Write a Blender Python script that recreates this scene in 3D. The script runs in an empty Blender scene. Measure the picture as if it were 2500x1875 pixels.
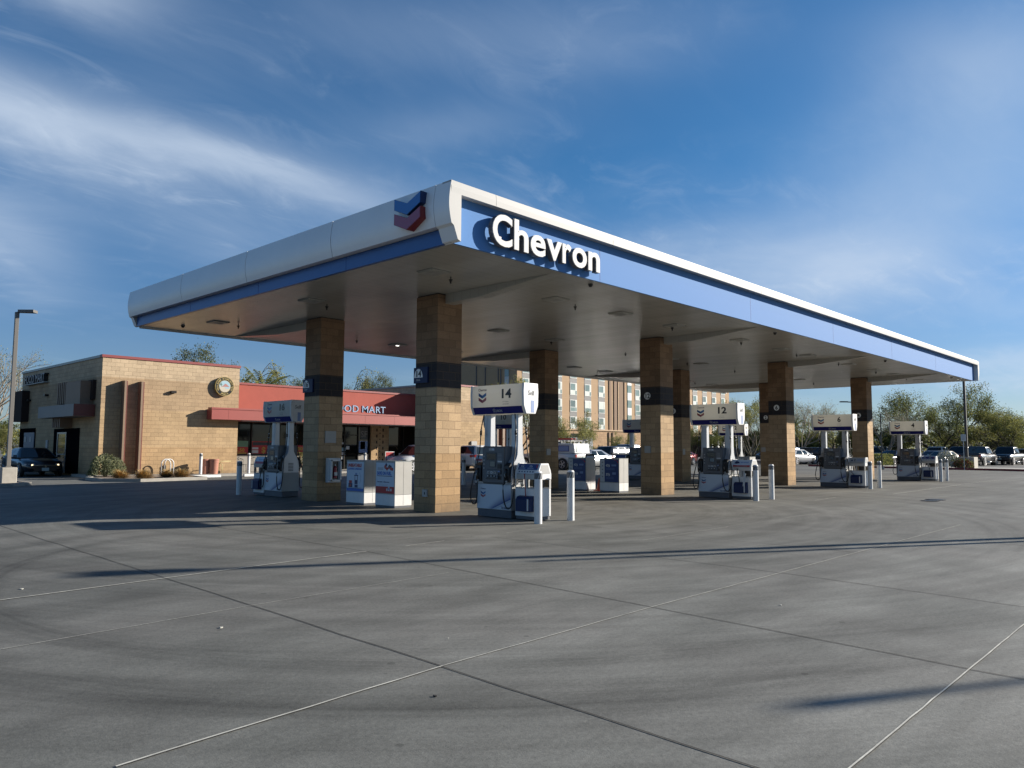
import bpy, bmesh, math, random
from mathutils import Vector, Matrix
R = math.radians
SC = bpy.context.scene
COL = SC.collection
random.seed(7)
sin, cos, pi = math.sin, math.cos, math.pi

# ------------------------------------------------------------------ materials
ALB = .64
def dim(c, k=None):
    k = ALB if k is None else k
    return tuple(x * k for x in c)
def nt(m):
    m.use_nodes = True
    return m.node_tree, m.node_tree.nodes, m.node_tree.links

def mat(name, col, rough=.6, metal=0., var=.0, vscale=3., bump=0., bscale=40., emit=None, estr=1., spec=.5, coat=0., stretch=None, trans=0.):
    m = bpy.data.materials.new(name)
    col = dim(col, .9 if name.startswith(('leaf', 'dry_', 'bare', 'red_shoot')) else 1. if metal > .6 else None)
    t, n, l = nt(m)
    b = n['Principled BSDF']
    b.inputs['Base Color'].default_value = (*col, 1)
    b.inputs['Roughness'].default_value = rough
    b.inputs['Metallic'].default_value = metal
    b.inputs['Specular IOR Level'].default_value = spec
    b.inputs['Coat Weight'].default_value = coat
    b.inputs['Coat Roughness'].default_value = .08
    if trans: b.inputs['Transmission Weight'].default_value = trans
    if emit:
        b.inputs['Emission Color'].default_value = (*emit, 1)
        b.inputs['Emission Strength'].default_value = estr
    if var or bump:
        tc = n.new('ShaderNodeTexCoord'); mp = n.new('ShaderNodeMapping')
        l.new(tc.outputs['Object'], mp.inputs['Vector'])
        if stretch: mp.inputs['Scale'].default_value = stretch
    if var:
        nz = n.new('ShaderNodeTexNoise'); nz.inputs['Scale'].default_value = vscale
        nz.inputs['Detail'].default_value = 5; nz.inputs['Roughness'].default_value = .65
        l.new(mp.outputs[0], nz.inputs['Vector'])
        mr = n.new('ShaderNodeMapRange'); mr.inputs[1].default_value = .3; mr.inputs[2].default_value = .7
        mr.inputs[3].default_value = 1 - var; mr.inputs[4].default_value = 1 + var * .6
        l.new(nz.outputs['Fac'], mr.inputs[0])
        mx = n.new('ShaderNodeMix'); mx.data_type = 'RGBA'; mx.blend_type = 'MULTIPLY'
        mx.inputs['Factor'].default_value = 1
        mx.inputs['A'].default_value = (*col, 1)
        l.new(mr.outputs[0], mx.inputs['B'])
        l.new(mx.outputs['Result'], b.inputs['Base Color'])
    if bump:
        nz2 = n.new('ShaderNodeTexNoise'); nz2.inputs['Scale'].default_value = bscale; nz2.inputs['Detail'].default_value = 4
        l.new(mp.outputs[0], nz2.inputs['Vector'])
        bp = n.new('ShaderNodeBump'); bp.inputs['Strength'].default_value = bump; bp.inputs['Distance'].default_value = .01
        l.new(nz2.outputs['Fac'], bp.inputs['Height']); l.new(bp.outputs[0], b.inputs['Normal'])
    return m

def math_n(n, l, op, a, b=None, c=None):
    x = n.new('ShaderNodeMath'); x.operation = op
    for i, v in enumerate((a, b, c)):
        if v is None: continue
        if isinstance(v, (int, float)): x.inputs[i].default_value = v
        else: l.new(v, x.inputs[i])
    return x.outputs[0]

def cmu_mat(name, bands, mortar=(.14, .10, .065), var=.16, bw=.4064, rh=.2032, depth=.006, msize=.008, soft=.03):
    """concrete block masonry; bands = [(z_top, colour), ...] from the ground up"""
    m = bpy.data.materials.new(name)
    t, n, l = nt(m)
    b = n['Principled BSDF']; b.inputs['Roughness'].default_value = .88
    b.inputs['Specular IOR Level'].default_value = .25
    uv = n.new('ShaderNodeUVMap')
    geo = n.new('ShaderNodeNewGeometry'); sx = n.new('ShaderNodeSeparateXYZ')
    l.new(geo.outputs['Position'], sx.inputs[0])
    br = n.new('ShaderNodeTexBrick')
    br.inputs['Scale'].default_value = 1; br.inputs['Brick Width'].default_value = bw
    br.inputs['Row Height'].default_value = rh; br.inputs['Mortar Size'].default_value = msize
    br.inputs['Mortar Smooth'].default_value = .3; br.offset = .5
    br.inputs['Color1'].default_value = (1 - var, 1 - var, 1 - var, 1); br.inputs['Color2'].default_value = (1 + var * .7, 1 + var * .7, 1 + var * .7, 1)
    br.inputs['Mortar'].default_value = (.78, .78, .78, 1); br.inputs['Bias'].default_value = 0
    l.new(uv.outputs[0], br.inputs['Vector'])
    cr = n.new('ShaderNodeValToRGB'); cr.color_ramp.interpolation = 'CONSTANT'
    H = 8.
    e = cr.color_ramp.elements
    e[0].position = 0; e[0].color = (*bands[0][1], 1)
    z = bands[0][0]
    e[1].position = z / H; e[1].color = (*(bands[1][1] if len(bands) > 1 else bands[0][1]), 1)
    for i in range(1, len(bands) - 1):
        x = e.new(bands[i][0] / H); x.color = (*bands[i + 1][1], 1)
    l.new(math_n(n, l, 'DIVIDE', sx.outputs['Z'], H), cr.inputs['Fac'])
    nz = n.new('ShaderNodeTexNoise'); nz.inputs['Scale'].default_value = 1.1; nz.inputs['Detail'].default_value = 6
    l.new(geo.outputs['Position'], nz.inputs['Vector'])
    mr = n.new('ShaderNodeMapRange'); mr.inputs[1].default_value = .3; mr.inputs[2].default_value = .7
    mr.inputs[3].default_value = .88; mr.inputs[4].default_value = 1.1
    l.new(nz.outputs['Fac'], mr.inputs[0])
    nf = n.new('ShaderNodeTexNoise'); nf.inputs['Scale'].default_value = 22; nf.inputs['Detail'].default_value = 5; nf.inputs['Roughness'].default_value = .7
    l.new(geo.outputs['Position'], nf.inputs['Vector'])
    mf = n.new('ShaderNodeMapRange'); mf.inputs[1].default_value = .3; mf.inputs[2].default_value = .7; mf.inputs[3].default_value = .84; mf.inputs[4].default_value = 1.14; l.new(nf.outputs['Fac'], mf.inputs[0])
    mr = type('o', (), {'outputs': [math_n(n, l, 'MULTIPLY', mr.outputs[0], mf.outputs[0])]})
    m1 = n.new('ShaderNodeMix'); m1.data_type = 'RGBA'; m1.blend_type = 'MULTIPLY'; m1.inputs['Factor'].default_value = 1
    l.new(cr.outputs['Color'], m1.inputs['A']); l.new(br.outputs['Color'], m1.inputs['B'])
    m2 = n.new('ShaderNodeMix'); m2.data_type = 'RGBA'; m2.blend_type = 'MULTIPLY'; m2.inputs['Factor'].default_value = 1
    l.new(m1.outputs['Result'], m2.inputs['A']); l.new(mr.outputs[0], m2.inputs['B'])
    sp_ = n.new('ShaderNodeTexNoise'); sp_.inputs['Scale'].default_value = 4.5; sp_.inputs['Detail'].default_value = 5; l.new(geo.outputs['Position'], sp_.inputs['Vector'])
    g_ = math_n(n, l, 'SUBTRACT', math_n(n, l, 'MULTIPLY', sp_.outputs['Fac'], .75), sx.outputs['Z']); g_ = math_n(n, l, 'MULTIPLY', g_, 1.3); g_.node.use_clamp = True
    m2b = n.new('ShaderNodeMix'); m2b.data_type = 'RGBA'; l.new(g_, m2b.inputs['Factor']); l.new(m2.outputs['Result'], m2b.inputs['A']); m2b.inputs['B'].default_value = (.13, .095, .065, 1); m2 = m2b
    m3 = n.new('ShaderNodeMix'); m3.data_type = 'RGBA'
    l.new(math_n(n, l, 'MULTIPLY', br.outputs['Fac'], .5), m3.inputs['Factor'])
    l.new(m2.outputs['Result'], m3.inputs['A']); m3.inputs['B'].default_value = (*mortar, 1)
    l.new(m3.outputs['Result'], b.inputs['Base Color'])
    nz2 = n.new('ShaderNodeTexNoise'); nz2.inputs['Scale'].default_value = 55; nz2.inputs['Detail'].default_value = 4
    l.new(geo.outputs['Position'], nz2.inputs['Vector'])
    h = math_n(n, l, 'SUBTRACT', math_n(n, l, 'MULTIPLY', nz2.outputs['Fac'], .35), br.outputs['Fac'])
    bp = n.new('ShaderNodeBump'); bp.inputs['Strength'].default_value = .7; bp.inputs['Distance'].default_value = depth
    l.new(h, bp.inputs['Height']); l.new(bp.outputs[0], b.inputs['Normal'])
    return m

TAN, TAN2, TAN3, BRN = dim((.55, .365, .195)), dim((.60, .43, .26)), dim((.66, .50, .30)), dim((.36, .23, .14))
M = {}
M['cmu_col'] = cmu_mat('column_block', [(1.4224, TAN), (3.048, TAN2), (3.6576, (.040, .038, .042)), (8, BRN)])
M['cmu_bld'] = cmu_mat('store_block', [(1.5, dim((.57, .39, .215))), (3.35, dim((.60, .43, .25))), (4.95, dim((.54, .39, .24))), (8, dim((.66, .51, .34)))], var=.10)
M['white'] = mat('white_paint', (.92, .93, .92), .45, var=.10, vscale=5)
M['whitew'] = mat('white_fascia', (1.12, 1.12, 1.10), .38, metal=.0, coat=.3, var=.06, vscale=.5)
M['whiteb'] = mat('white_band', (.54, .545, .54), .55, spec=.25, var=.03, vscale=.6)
M['blackgap'] = mat('black_gap', (.008, .008, .01), 1., spec=0.)
M['signw'] = mat('sign_white', (1.3, 1.3, 1.25), .5)
M['bucket'] = mat('bucket_blue', (.012, .030, .11), .5, spec=.3)
M['bluestrip'] = mat('blue_strip', (.028, .13, .42), .35, var=.06, vscale=.8)
M['soffit'] = None
M['navy'] = mat('navy_paint', (.012, .018, .20), .6, spec=.25)
M['navyposter'] = mat('navy_poster', (.02, .05, .22), .35)
M['poster'] = mat('poster_paper', (.66, .78, .92), .35)
M['posterw'] = mat('poster_white', (.72, .75, .76), .4)
M['red'] = mat('red_print', (.52, .025, .03), .4)
M['redp'] = mat('red_paint', (.40, .06, .05), .4)
M['blue'] = mat('blue_print', (.03, .16, .60), .4)
M['dkblue'] = mat('dark_blue_print', (.02, .03, .12), .4)
M['bluelite'] = mat('light_blue_print', (.22, .33, .62), .4)
M['grey'] = mat('grey_print', (.33, .34, .36), .5)
M['dispgrey'] = mat('dispenser_grey', (.125, .135, .15), .42, var=.05)
M['dispdark'] = mat('dispenser_dark', (.045, .05, .06), .4)
M['plinth'] = mat('plinth_grey', (.12, .13, .15), .6, var=.15, vscale=6)
M['silver'] = mat('silver_panel', (.62, .64, .67), .33, metal=.35, var=.04)
M['alu'] = mat('aluminium', (.55, .55, .54), .4, metal=.6)
M['lgrey'] = mat('light_grey_panel', (.50, .50, .48), .5, var=.06)
M['rubber'] = mat('black_rubber', (.012, .012, .013), .5)
M['black'] = mat('black_paint', (.012, .012, .014), .35)
M['screen'] = mat('dispenser_screen', (.02, .025, .03), .15, spec=.7)
M['concrete'] = mat('cast_concrete', (.52, .49, .43), .85, var=.14, vscale=5, bump=.3, bscale=60)
M['kerb'] = mat('kerb_concrete', (.42, .40, .36), .85, var=.15, vscale=3, bump=.3, bscale=60)
M['redkerb'] = mat('red_kerb', (.25, .03, .03), .7, var=.2)
M['sidewalk'] = mat('sidewalk_concrete', (.45, .43, .39), .85, var=.12, vscale=2, bump=.2)
M['gravel'] = mat('gravel_bed', (.36, .28, .21), .95, var=.4, vscale=14, bump=.9, bscale=50)
M['asphalt'] = mat('asphalt', (.10, .10, .105), .9, var=.15, vscale=1.5, bump=.3)
M['redstucco'] = mat('red_stucco', (.46, .105, .075), .85, var=.09, vscale=1.2, bump=.35, bscale=45)
M['redcap'] = mat('red_metal_cap', (.33, .07, .065), .45)
M['redawn'] = mat('red_awning_panel', (.42, .10, .085), .42, var=.06, vscale=.7)
M['greycap'] = mat('grey_metal_cap', (.30, .33, .33), .4, metal=.4)
M['awnsilver'] = mat('silver_awning_panel', (.34, .32, .30), .6, metal=0., var=.08)
M['fin'] = mat('brown_fin', (.30, .20, .13), .6, var=.08)
M['finedge'] = mat('bronze_fin_edge', (.20, .05, .035), .5)
M['bronze'] = mat('bronze_frame', (.04, .035, .03), .4, metal=.5)
M['dkbrown'] = mat('dark_brown_panel', (.06, .042, .036), .8, spec=.1)
M['wallgrey'] = mat('kneewall_grey', (.36, .34, .31), .8, var=.08)
M['bluedoor'] = mat('grey_blue_door', (.20, .24, .30), .5)
M['glass'] = mat('dark_glazing', (.008, .010, .010), .05, spec=.38, var=0)
M['hglass'] = mat('pale_glazing', (.25, .345, .33), .1, spec=.8, var=.35, vscale=.35)
M['hglass2'] = mat('dark_room_glazing', (.16, .22, .22), .1, spec=.8, var=.3, vscale=.5)
M['shade'] = mat('pale_blind', (.62, .70, .66), .6, var=.12, vscale=.8)
M['hotel'] = mat('hotel_stucco', (.53, .355, .205), .85, var=.05, vscale=.4)
M['hotel2'] = mat('hotel_stucco_pale', (.62, .45, .29), .85, var=.05)
M['hotel3'] = mat('hotel_stucco_brown', (.30, .20, .13), .85, var=.05)
M['hotelg'] = mat('hotel_spandrel', (.135, .14, .145), .6)
M['hotelb'] = cmu_mat('hotel_block', [(1.5, dim((.52, .34, .20))), (8, dim((.52, .35, .21)))], var=.14, bw=.8, rh=.4, msize=.02)
M['winwhite'] = mat('window_frame_white', (.75, .76, .74), .5)
M['letter'] = mat('letter_face_white', (.80, .81, .80), .6, spec=.2)
M['letterside'] = mat('letter_return_grey', (.17, .17, .18), .42, metal=.3)
M['letterblue'] = mat('letter_face_pale_blue', (.30, .46, .68), .4)
M['lettergrey'] = mat('letter_face_grey', (.20, .20, .24), .4)
M['chevblue'] = mat('emblem_blue', (.012, .14, .50), .18, coat=.5)
M['chevblue2'] = mat('emblem_blue_edge', (.008, .03, .13), .3)
M['chevred'] = mat('emblem_red', (.40, .016, .05), .2, coat=.5)
M['chevred2'] = mat('emblem_red_edge', (.28, .02, .02), .35)
M['terracotta'] = mat('terracotta_barrel', (.50, .21, .14), .7, var=.1)
M['cone'] = mat('cone_orange', (.62, .10, .045), .5)
M['steel'] = mat('galvanised_steel', (.45, .46, .46), .45, metal=.7)
M['darkpole'] = mat('dark_bronze_pole', (.06, .055, .05), .45, metal=.2)
M['greypole'] = mat('grey_pole', (.20, .19, .175), .5)
M['bark'] = mat('green_brown_bark', (.115, .10, .055), .9, var=.25, vscale=6)
M['barkd'] = mat('dark_bark', (.07, .05, .035), .9, var=.25, vscale=6)
M['twig'] = mat('bare_twig', (.26, .22, .17), .9)
M['leafA'] = mat('leaf_olive', (.15, .17, .055), .7, var=.3, vscale=.6)
M['leafB'] = mat('leaf_yellow_green', (.29, .28, .085), .7, var=.3, vscale=.6)
M['leafC'] = mat('leaf_dark', (.085, .105, .04), .7, var=.3, vscale=.6)
M['leafD'] = mat('leaf_silver', (.20, .22, .14), .7, var=.3, vscale=.8)
M['leafE'] = mat('leaf_pale', (.29, .30, .17), .7, var=.3, vscale=.8)
M['grassA'] = mat('dry_grass_gold', (.58, .36, .12), .9)
M['grassB'] = mat('dry_grass_brown', (.24, .15, .06), .9)
M['grassC'] = mat('dry_grass_straw', (.50, .42, .22), .9)
M['redleaf'] = mat('red_shoot', (.30, .07, .04), .8)
M['hoodglare'] = mat('hood_glare_white', (.75, .74, .66), .8)
M['tyre'] = mat('tyre_rubber', (.018, .018, .018), .75)
M['rim'] = mat('alloy_rim', (.45, .45, .47), .35, metal=.8)
M['rimd'] = mat('wheel_shadow', (.03, .03, .032), .5)
M['carglass'] = mat('car_glass', (.015, .02, .024), .05, spec=.6)
M['chrome'] = mat('chrome', (.6, .6, .6), .15, metal=1.)
M['headl'] = mat('headlight_glass', (.55, .56, .55), .1, spec=1.)
M['headon'] = mat('headlight_lit', (.9, .8, .6), .2, emit=(1., .78, .45), estr=1.2)
M['taill'] = mat('taillight_red', (.45, .012, .012), .2, spec=1.)
M['plate'] = mat('number_plate', (.50, .62, .62), .5)
M['lampoff'] = mat('lamp_lens', (.50, .50, .46), .4)
M['lampon'] = mat('lamp_lens_lit', (.9, .9, .85), .3, emit=(1., .97, .9), estr=3.)
M['gold'] = mat('gold_print', (.55, .42, .13), .5)
M['pink'] = mat('emblem_mountain', (.50, .22, .19), .6)
M['skyp'] = mat('emblem_sky', (.40, .62, .72), .6)
M['sandp'] = mat('emblem_sand', (.66, .60, .48), .6)
M['greenp'] = mat('emblem_green', (.16, .34, .25), .6)
M['yellowp'] = mat('price_yellow', (.62, .42, .06), .5)
M['yellow'] = mat('pale_yellow_paint', (.62, .55, .26), .5)
M['joint'] = mat('dark_joint', (.045, .045, .045), .9, var=.3, vscale=4)
M['sealant'] = mat('pale_joint_sealant', (.80, .79, .70), .8, var=.4, vscale=5)
M['lettex'] = M['grey']

def translucent_mat(name, col, f):
    m = mat(name, col, .85 if name.startswith('leaf') else .35, spec=.12 if name.startswith('leaf') else .5); t, n, l = nt(m); b = n['Principled BSDF']; o = n['Material Output']
    tr = n.new('ShaderNodeBsdfTranslucent'); tr.inputs[0].default_value = (*col, 1)
    mx = n.new('ShaderNodeMixShader'); mx.inputs[0].default_value = f
    l.new(b.outputs[0], mx.inputs[1]); l.new(tr.outputs[0], mx.inputs[2]); l.new(mx.outputs[0], o.inputs['Surface'])
    return m
M['signface'] = translucent_mat('translucent_sign_face', (.88, .86, .79), .36)
for k_, c_ in (('leafA', (.15, .17, .055)), ('leafB', (.29, .28, .085)), ('leafC', (.085, .105, .04)), ('leafD', (.20, .22, .14)), ('leafE', (.29, .30, .17))):
    M[k_] = translucent_mat('leaf_' + k_[-1].lower(), c_, .38)
# emblem on pump signs
M['cvA'] = mat('mark_blue_dark', (.02, .10, .30), .4); M['cvB'] = mat('mark_blue_light', (.05, .22, .50), .4)
M['cvC'] = mat('mark_red_dark', (.36, .02, .05), .4); M['cvD'] = mat('mark_red_light', (.55, .16, .16), .4)

def paint(name, col, metal=.3):
    return mat(name, col, .28, metal=metal, coat=.8)

# white aluminium deck panels of the canopy soffit: seams run along x
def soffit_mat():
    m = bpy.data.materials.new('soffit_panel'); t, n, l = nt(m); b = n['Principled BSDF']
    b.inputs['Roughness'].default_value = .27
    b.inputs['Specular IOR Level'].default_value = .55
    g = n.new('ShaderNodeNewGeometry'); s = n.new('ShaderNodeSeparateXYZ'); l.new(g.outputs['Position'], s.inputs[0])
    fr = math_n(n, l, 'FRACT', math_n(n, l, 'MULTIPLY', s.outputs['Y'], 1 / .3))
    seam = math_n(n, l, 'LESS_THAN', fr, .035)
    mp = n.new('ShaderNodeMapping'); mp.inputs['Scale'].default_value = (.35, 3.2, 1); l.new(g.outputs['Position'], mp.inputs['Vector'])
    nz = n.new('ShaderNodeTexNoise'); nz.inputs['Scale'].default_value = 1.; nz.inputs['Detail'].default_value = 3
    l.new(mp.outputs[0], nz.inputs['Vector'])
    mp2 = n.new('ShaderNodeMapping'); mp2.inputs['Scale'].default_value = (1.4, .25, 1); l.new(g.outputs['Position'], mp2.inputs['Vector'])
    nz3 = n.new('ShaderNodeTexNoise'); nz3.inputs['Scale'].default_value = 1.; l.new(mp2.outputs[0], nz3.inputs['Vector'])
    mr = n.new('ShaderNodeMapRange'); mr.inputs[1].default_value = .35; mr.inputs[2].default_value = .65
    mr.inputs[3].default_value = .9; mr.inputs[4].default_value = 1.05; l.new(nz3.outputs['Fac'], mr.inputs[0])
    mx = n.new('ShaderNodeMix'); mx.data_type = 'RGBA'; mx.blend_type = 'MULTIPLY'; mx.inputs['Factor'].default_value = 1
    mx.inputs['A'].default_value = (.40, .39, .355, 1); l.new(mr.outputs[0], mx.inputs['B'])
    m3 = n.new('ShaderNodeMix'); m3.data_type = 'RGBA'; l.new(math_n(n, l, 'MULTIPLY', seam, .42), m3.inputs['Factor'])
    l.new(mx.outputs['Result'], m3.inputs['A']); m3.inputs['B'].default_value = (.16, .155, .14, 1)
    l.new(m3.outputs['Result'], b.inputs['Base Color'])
    h = math_n(n, l, 'SUBTRACT', nz.outputs['Fac'], math_n(n, l, 'MULTIPLY', seam, .5))
    bp = n.new('ShaderNodeBump'); bp.inputs['Strength'].default_value = .35; bp.inputs['Distance'].default_value = .03
    l.new(h, bp.inputs['Height']); l.new(bp.outputs[0], b.inputs['Normal'])
    return m
M['soffit'] = soffit_mat()

# blue panel under the top band of the long fascia: satin metallic blue
def bluepanel_mat():
    m = bpy.data.materials.new('satin_blue_panel'); t, n, l = nt(m); b = n['Principled BSDF']
    b.inputs['Base Color'].default_value = (.070, .185, .42, 1)
    b.inputs['Metallic'].default_value = 0; b.inputs['Roughness'].default_value = .72; b.inputs['Specular IOR Level'].default_value = .16
    return m
M['bluepanel'] = bluepanel_mat()

# printed graphic on the lower door of each dispenser (u, v run 0..1 over the door)
def graphic_mat():
    m = bpy.data.materials.new('dispenser_door_graphic'); t, n, l = nt(m); b = n['Principled BSDF']
    b.inputs['Roughness'].default_value = .35
    uv = n.new('ShaderNodeUVMap'); s = n.new('ShaderNodeSeparateXYZ'); l.new(uv.outputs[0], s.inputs[0])
    u, v = s.outputs['X'], s.outputs['Y']
    d = math_n(n, l, 'SUBTRACT', v, math_n(n, l, 'MULTIPLY', math_n(n, l, 'SUBTRACT', u, .45), .78))
    wdt = math_n(n, l, 'ADD', math_n(n, l, 'MULTIPLY', u, .55), .03)
    f = math_n(n, l, 'SUBTRACT', 1, math_n(n, l, 'DIVIDE', d, wdt))
    f.node.use_clamp = True
    f = math_n(n, l, 'POWER', f, 1.5)
    above = math_n(n, l, 'GREATER_THAN', d, 0)
    f = math_n(n, l, 'MULTIPLY', f, above)
    ml = n.new('ShaderNodeMapRange'); ml.inputs[1].default_value = .05; ml.inputs[2].default_value = .5; l.new(u, ml.inputs[0])
    f = math_n(n, l, 'MULTIPLY', f, ml.outputs[0])
    mx = n.new('ShaderNodeMix'); mx.data_type = 'RGBA'; l.new(f, mx.inputs['Factor'])
    mx.inputs['A'].default_value = (.46, .51, .56, 1); mx.inputs['B'].default_value = (.015, .045, .20, 1)
    fold = math_n(n, l, 'MULTIPLY', math_n(n, l, 'LESS_THAN', d, 0), math_n(n, l, 'GREATER_THAN', d, -.09))
    m2 = n.new('ShaderNodeMix'); m2.data_type = 'RGBA'; l.new(math_n(n, l, 'MULTIPLY', fold, .5), m2.inputs['Factor'])
    l.new(mx.outputs['Result'], m2.inputs['A']); m2.inputs['B'].default_value = (.22, .26, .31, 1)
    l.new(m2.outputs['Result'], b.inputs['Base Color'])
    return m
M['graphic'] = graphic_mat()

# ------------------------------------------------------------------ mesh builder
class MB:
    def __init__(s): s.v = []; s.f = []; s.m = []; s.mi = []; s.uv = {}; s.sm = []
    def _mat(s, mname):
        if mname not in s.m: s.m.append(mname)
        return s.m.index(mname)
    def poly(s, pts, m, uv=None, smooth=False):
        i0 = len(s.v); s.v += [tuple(p) for p in pts]
        s.f.append(tuple(range(i0, i0 + len(pts)))); s.mi.append(s._mat(m)); s.sm.append(smooth)
        if uv: s.uv[len(s.f) - 1] = uv
        return s
    def box(s, x0, y0, z0, x1, y1, z1, m):
        if x0 > x1: x0, x1 = x1, x0
        if y0 > y1: y0, y1 = y1, y0
        if z0 > z1: z0, z1 = z1, z0
        i = len(s.v)
        s.v += [(x0, y0, z0), (x1, y0, z0), (x1, y1, z0), (x0, y1, z0), (x0, y0, z1), (x1, y0, z1), (x1, y1, z1), (x0, y1, z1)]
        for q in ((0, 3, 2, 1), (4, 5, 6, 7), (0, 1, 5, 4), (1, 2, 6, 5), (2, 3, 7, 6), (3, 0, 4, 7)):
            s.f.append(tuple(i + k for k in q)); s.mi.append(s._mat(m)); s.sm.append(False)
        return s
    def prism(s, prof, a, b, m, axis='y', mcap=None, smooth=False):
        """extrude a profile: axis y -> prof is (x,z); x -> (y,z); z -> (x,y). counter-clockwise not required"""
        def P(p, t):
            return {'y': (p[0], t, p[1]), 'x': (t, p[0], p[1]), 'z': (p[0], p[1], t)}[axis]
        i = len(s.v); n = len(prof)
        s.v += [P(p, a) for p in prof] + [P(p, b) for p in prof]
        mc = mcap or m
        s.f.append(tuple(i + k for k in range(n))); s.mi.append(s._mat(mc)); s.sm.append(False)
        s.f.append(tuple(i + n + k for k in reversed(range(n)))); s.mi.append(s._mat(mc)); s.sm.append(False)
        for k in range(n):
            k2 = (k + 1) % n
            s.f.append((i + k, i + n + k, i + n + k2, i + k2)); s.mi.append(s._mat(m)); s.sm.append(smooth)
        return s
    def tube(s, pts, r, m, seg=8, r2=None, cap=True):
        pts = [Vector(p) for p in pts]; n = len(pts); i = len(s.v)
        up = Vector((0, 0, 1))
        for k, p in enumerate(pts):
            d = (pts[min(k + 1, n - 1)] - pts[max(k - 1, 0)]).normalized()
            a = d.cross(up)
            if a.length < .05: a = d.cross(Vector((1, 0, 0)))
            a.normalize(); b = d.cross(a)
            rr = r if r2 is None else r + (r2 - r) * k / max(1, n - 1)
            for j in range(seg):
                t = 2 * pi * j / seg
                s.v.append(tuple(p + a * (cos(t) * rr) + b * (sin(t) * rr)))
        mi = s._mat(m)
        for k in range(n - 1):
            for j in range(seg):
                j2 = (j + 1) % seg
                s.f.append((i + k * seg + j, i + (k + 1) * seg + j, i + (k + 1) * seg + j2, i + k * seg + j2)); s.mi.append(mi); s.sm.append(True)
        if cap:
            s.f.append(tuple(i + j for j in range(seg))); s.mi.append(mi); s.sm.append(False)
            s.f.append(tuple(i + (n - 1) * seg + j for j in reversed(range(seg)))); s.mi.append(mi); s.sm.append(False)
        return s
    def cyl(s, c, r, h, m, seg=20, r2=None, axis='z', mtop=None):
        c = Vector(c); i = len(s.v); r2 = r if r2 is None else r2
        def P(t, rr, k):
            x, y = cos(t) * rr, sin(t) * rr
            return {'z': (c.x + x, c.y + y, c.z + k), 'x': (c.x + k, c.y + x, c.z + y), 'y': (c.x + x, c.y + k, c.z + y)}[axis]
        for k, rr in ((0, r), (h, r2)):
            for j in range(seg): s.v.append(P(2 * pi * j / seg, rr, k))
        mi = s._mat(m)
        for j in range(seg):
            j2 = (j + 1) % seg
            s.f.append((i + j, i + j2, i + seg + j2, i + seg + j)); s.mi.append(mi); s.sm.append(True)
        k0 = len(s.v); s.v += s.v[i:i + 2 * seg]
        s.f.append(tuple(k0 + j for j in reversed(range(seg)))); s.mi.append(mi); s.sm.append(False)
        s.f.append(tuple(k0 + seg + j for j in range(seg))); s.mi.append(s._mat(mtop) if mtop else mi); s.sm.append(False)
        return s
    def disc(s, c, r, nrm, m, seg=20, r2=None, a0=0, a1=2 * pi):
        c = Vector(c); nv = Vector(nrm).normalized(); a = nv.cross(Vector((0, 0, 1)))
        if a.length < .1: a = Vector((1, 0, 0))
        a.normalize(); b = Vector((0, 0, 1)) if abs(nv.z) < .5 else Vector((0, 1, 0))
        full = abs(a1 - a0 - 2 * pi) < 1e-4
        cnt = seg if full else seg + 1
        pts = [c + a * (cos(a0 + (a1 - a0) * j / seg) * r) + b * (sin(a0 + (a1 - a0) * j / seg) * (r2 or r)) for j in range(cnt)]
        return s.poly(pts, m)
    def text(s, body, org, h, xdir, ydir, m, depth=.003, align='C', width=None, bold=0., mside=None, res=2, spacing=1.):
        c = bpy.data.curves.new('t', 'FONT'); c.body = body; c.align_x = {'C': 'CENTER', 'L': 'LEFT', 'R': 'RIGHT'}[align]
        c.offset = bold; c.extrude = .5; c.resolution_u = res; c.space_character = spacing
        o = bpy.data.objects.new('t', c)
        me = bpy.data.meshes.new_from_object(o)
        X = Vector(xdir); Y = Vector(ydir); N = X.cross(Y).normalized(); O = Vector(org)
        k = h / .70; kx = k
        if width:
            xs = [v.co.x for v in me.vertices]
            if xs: kx = width / (max(xs) - min(xs))
        i = len(s.v); sc = depth
        for v in me.vertices: s.v.append(tuple(O + X * (v.co.x * kx) + Y * (v.co.y * k) + N * ((v.co.z + .5) * sc)))
        mi = s._mat(m); ms = s._mat(mside or m)
        for p in me.polygons:
            s.f.append(tuple(i + q for q in p.vertices)); s.mi.append(mi if abs(p.normal.z) > .9 else ms); s.sm.append(False)
        bpy.data.objects.remove(o); bpy.data.curves.remove(c); bpy.data.meshes.remove(me)
        return s
    def xf(s, mtx, i0=0):
        for k in range(i0, len(s.v)): s.v[k] = tuple(mtx @ Vector(s.v[k]))
        return s
    def mesh(s, name, bevel=0., uoff=(0, 0), bseg=1, fixn=True):
        me = bpy.data.meshes.new(name)
        me.from_pydata(s.v, [], s.f)
        for q in s.m: me.materials.append(M[q] if isinstance(q, str) else q)
        me.polygons.foreach_set('material_index', s.mi)
        me.polygons.foreach_set('use_smooth', s.sm)
        uvl = me.uv_layers.new(name='UVMap')
        for p in me.polygons:
            nn = p.normal
            cu = s.uv.get(p.index)
            for q, li in enumerate(p.loop_indices):
                co = me.vertices[me.loops[li].vertex_index].co
                if cu: uvl.data[li].uv = cu[q]
                elif abs(nn.y) >= abs(nn.x) and abs(nn.y) > .5: uvl.data[li].uv = (co.x + uoff[0], co.z)
                elif abs(nn.x) > .5: uvl.data[li].uv = (co.y + uoff[1], co.z)
                else: uvl.data[li].uv = (co.x, co.y)
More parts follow.
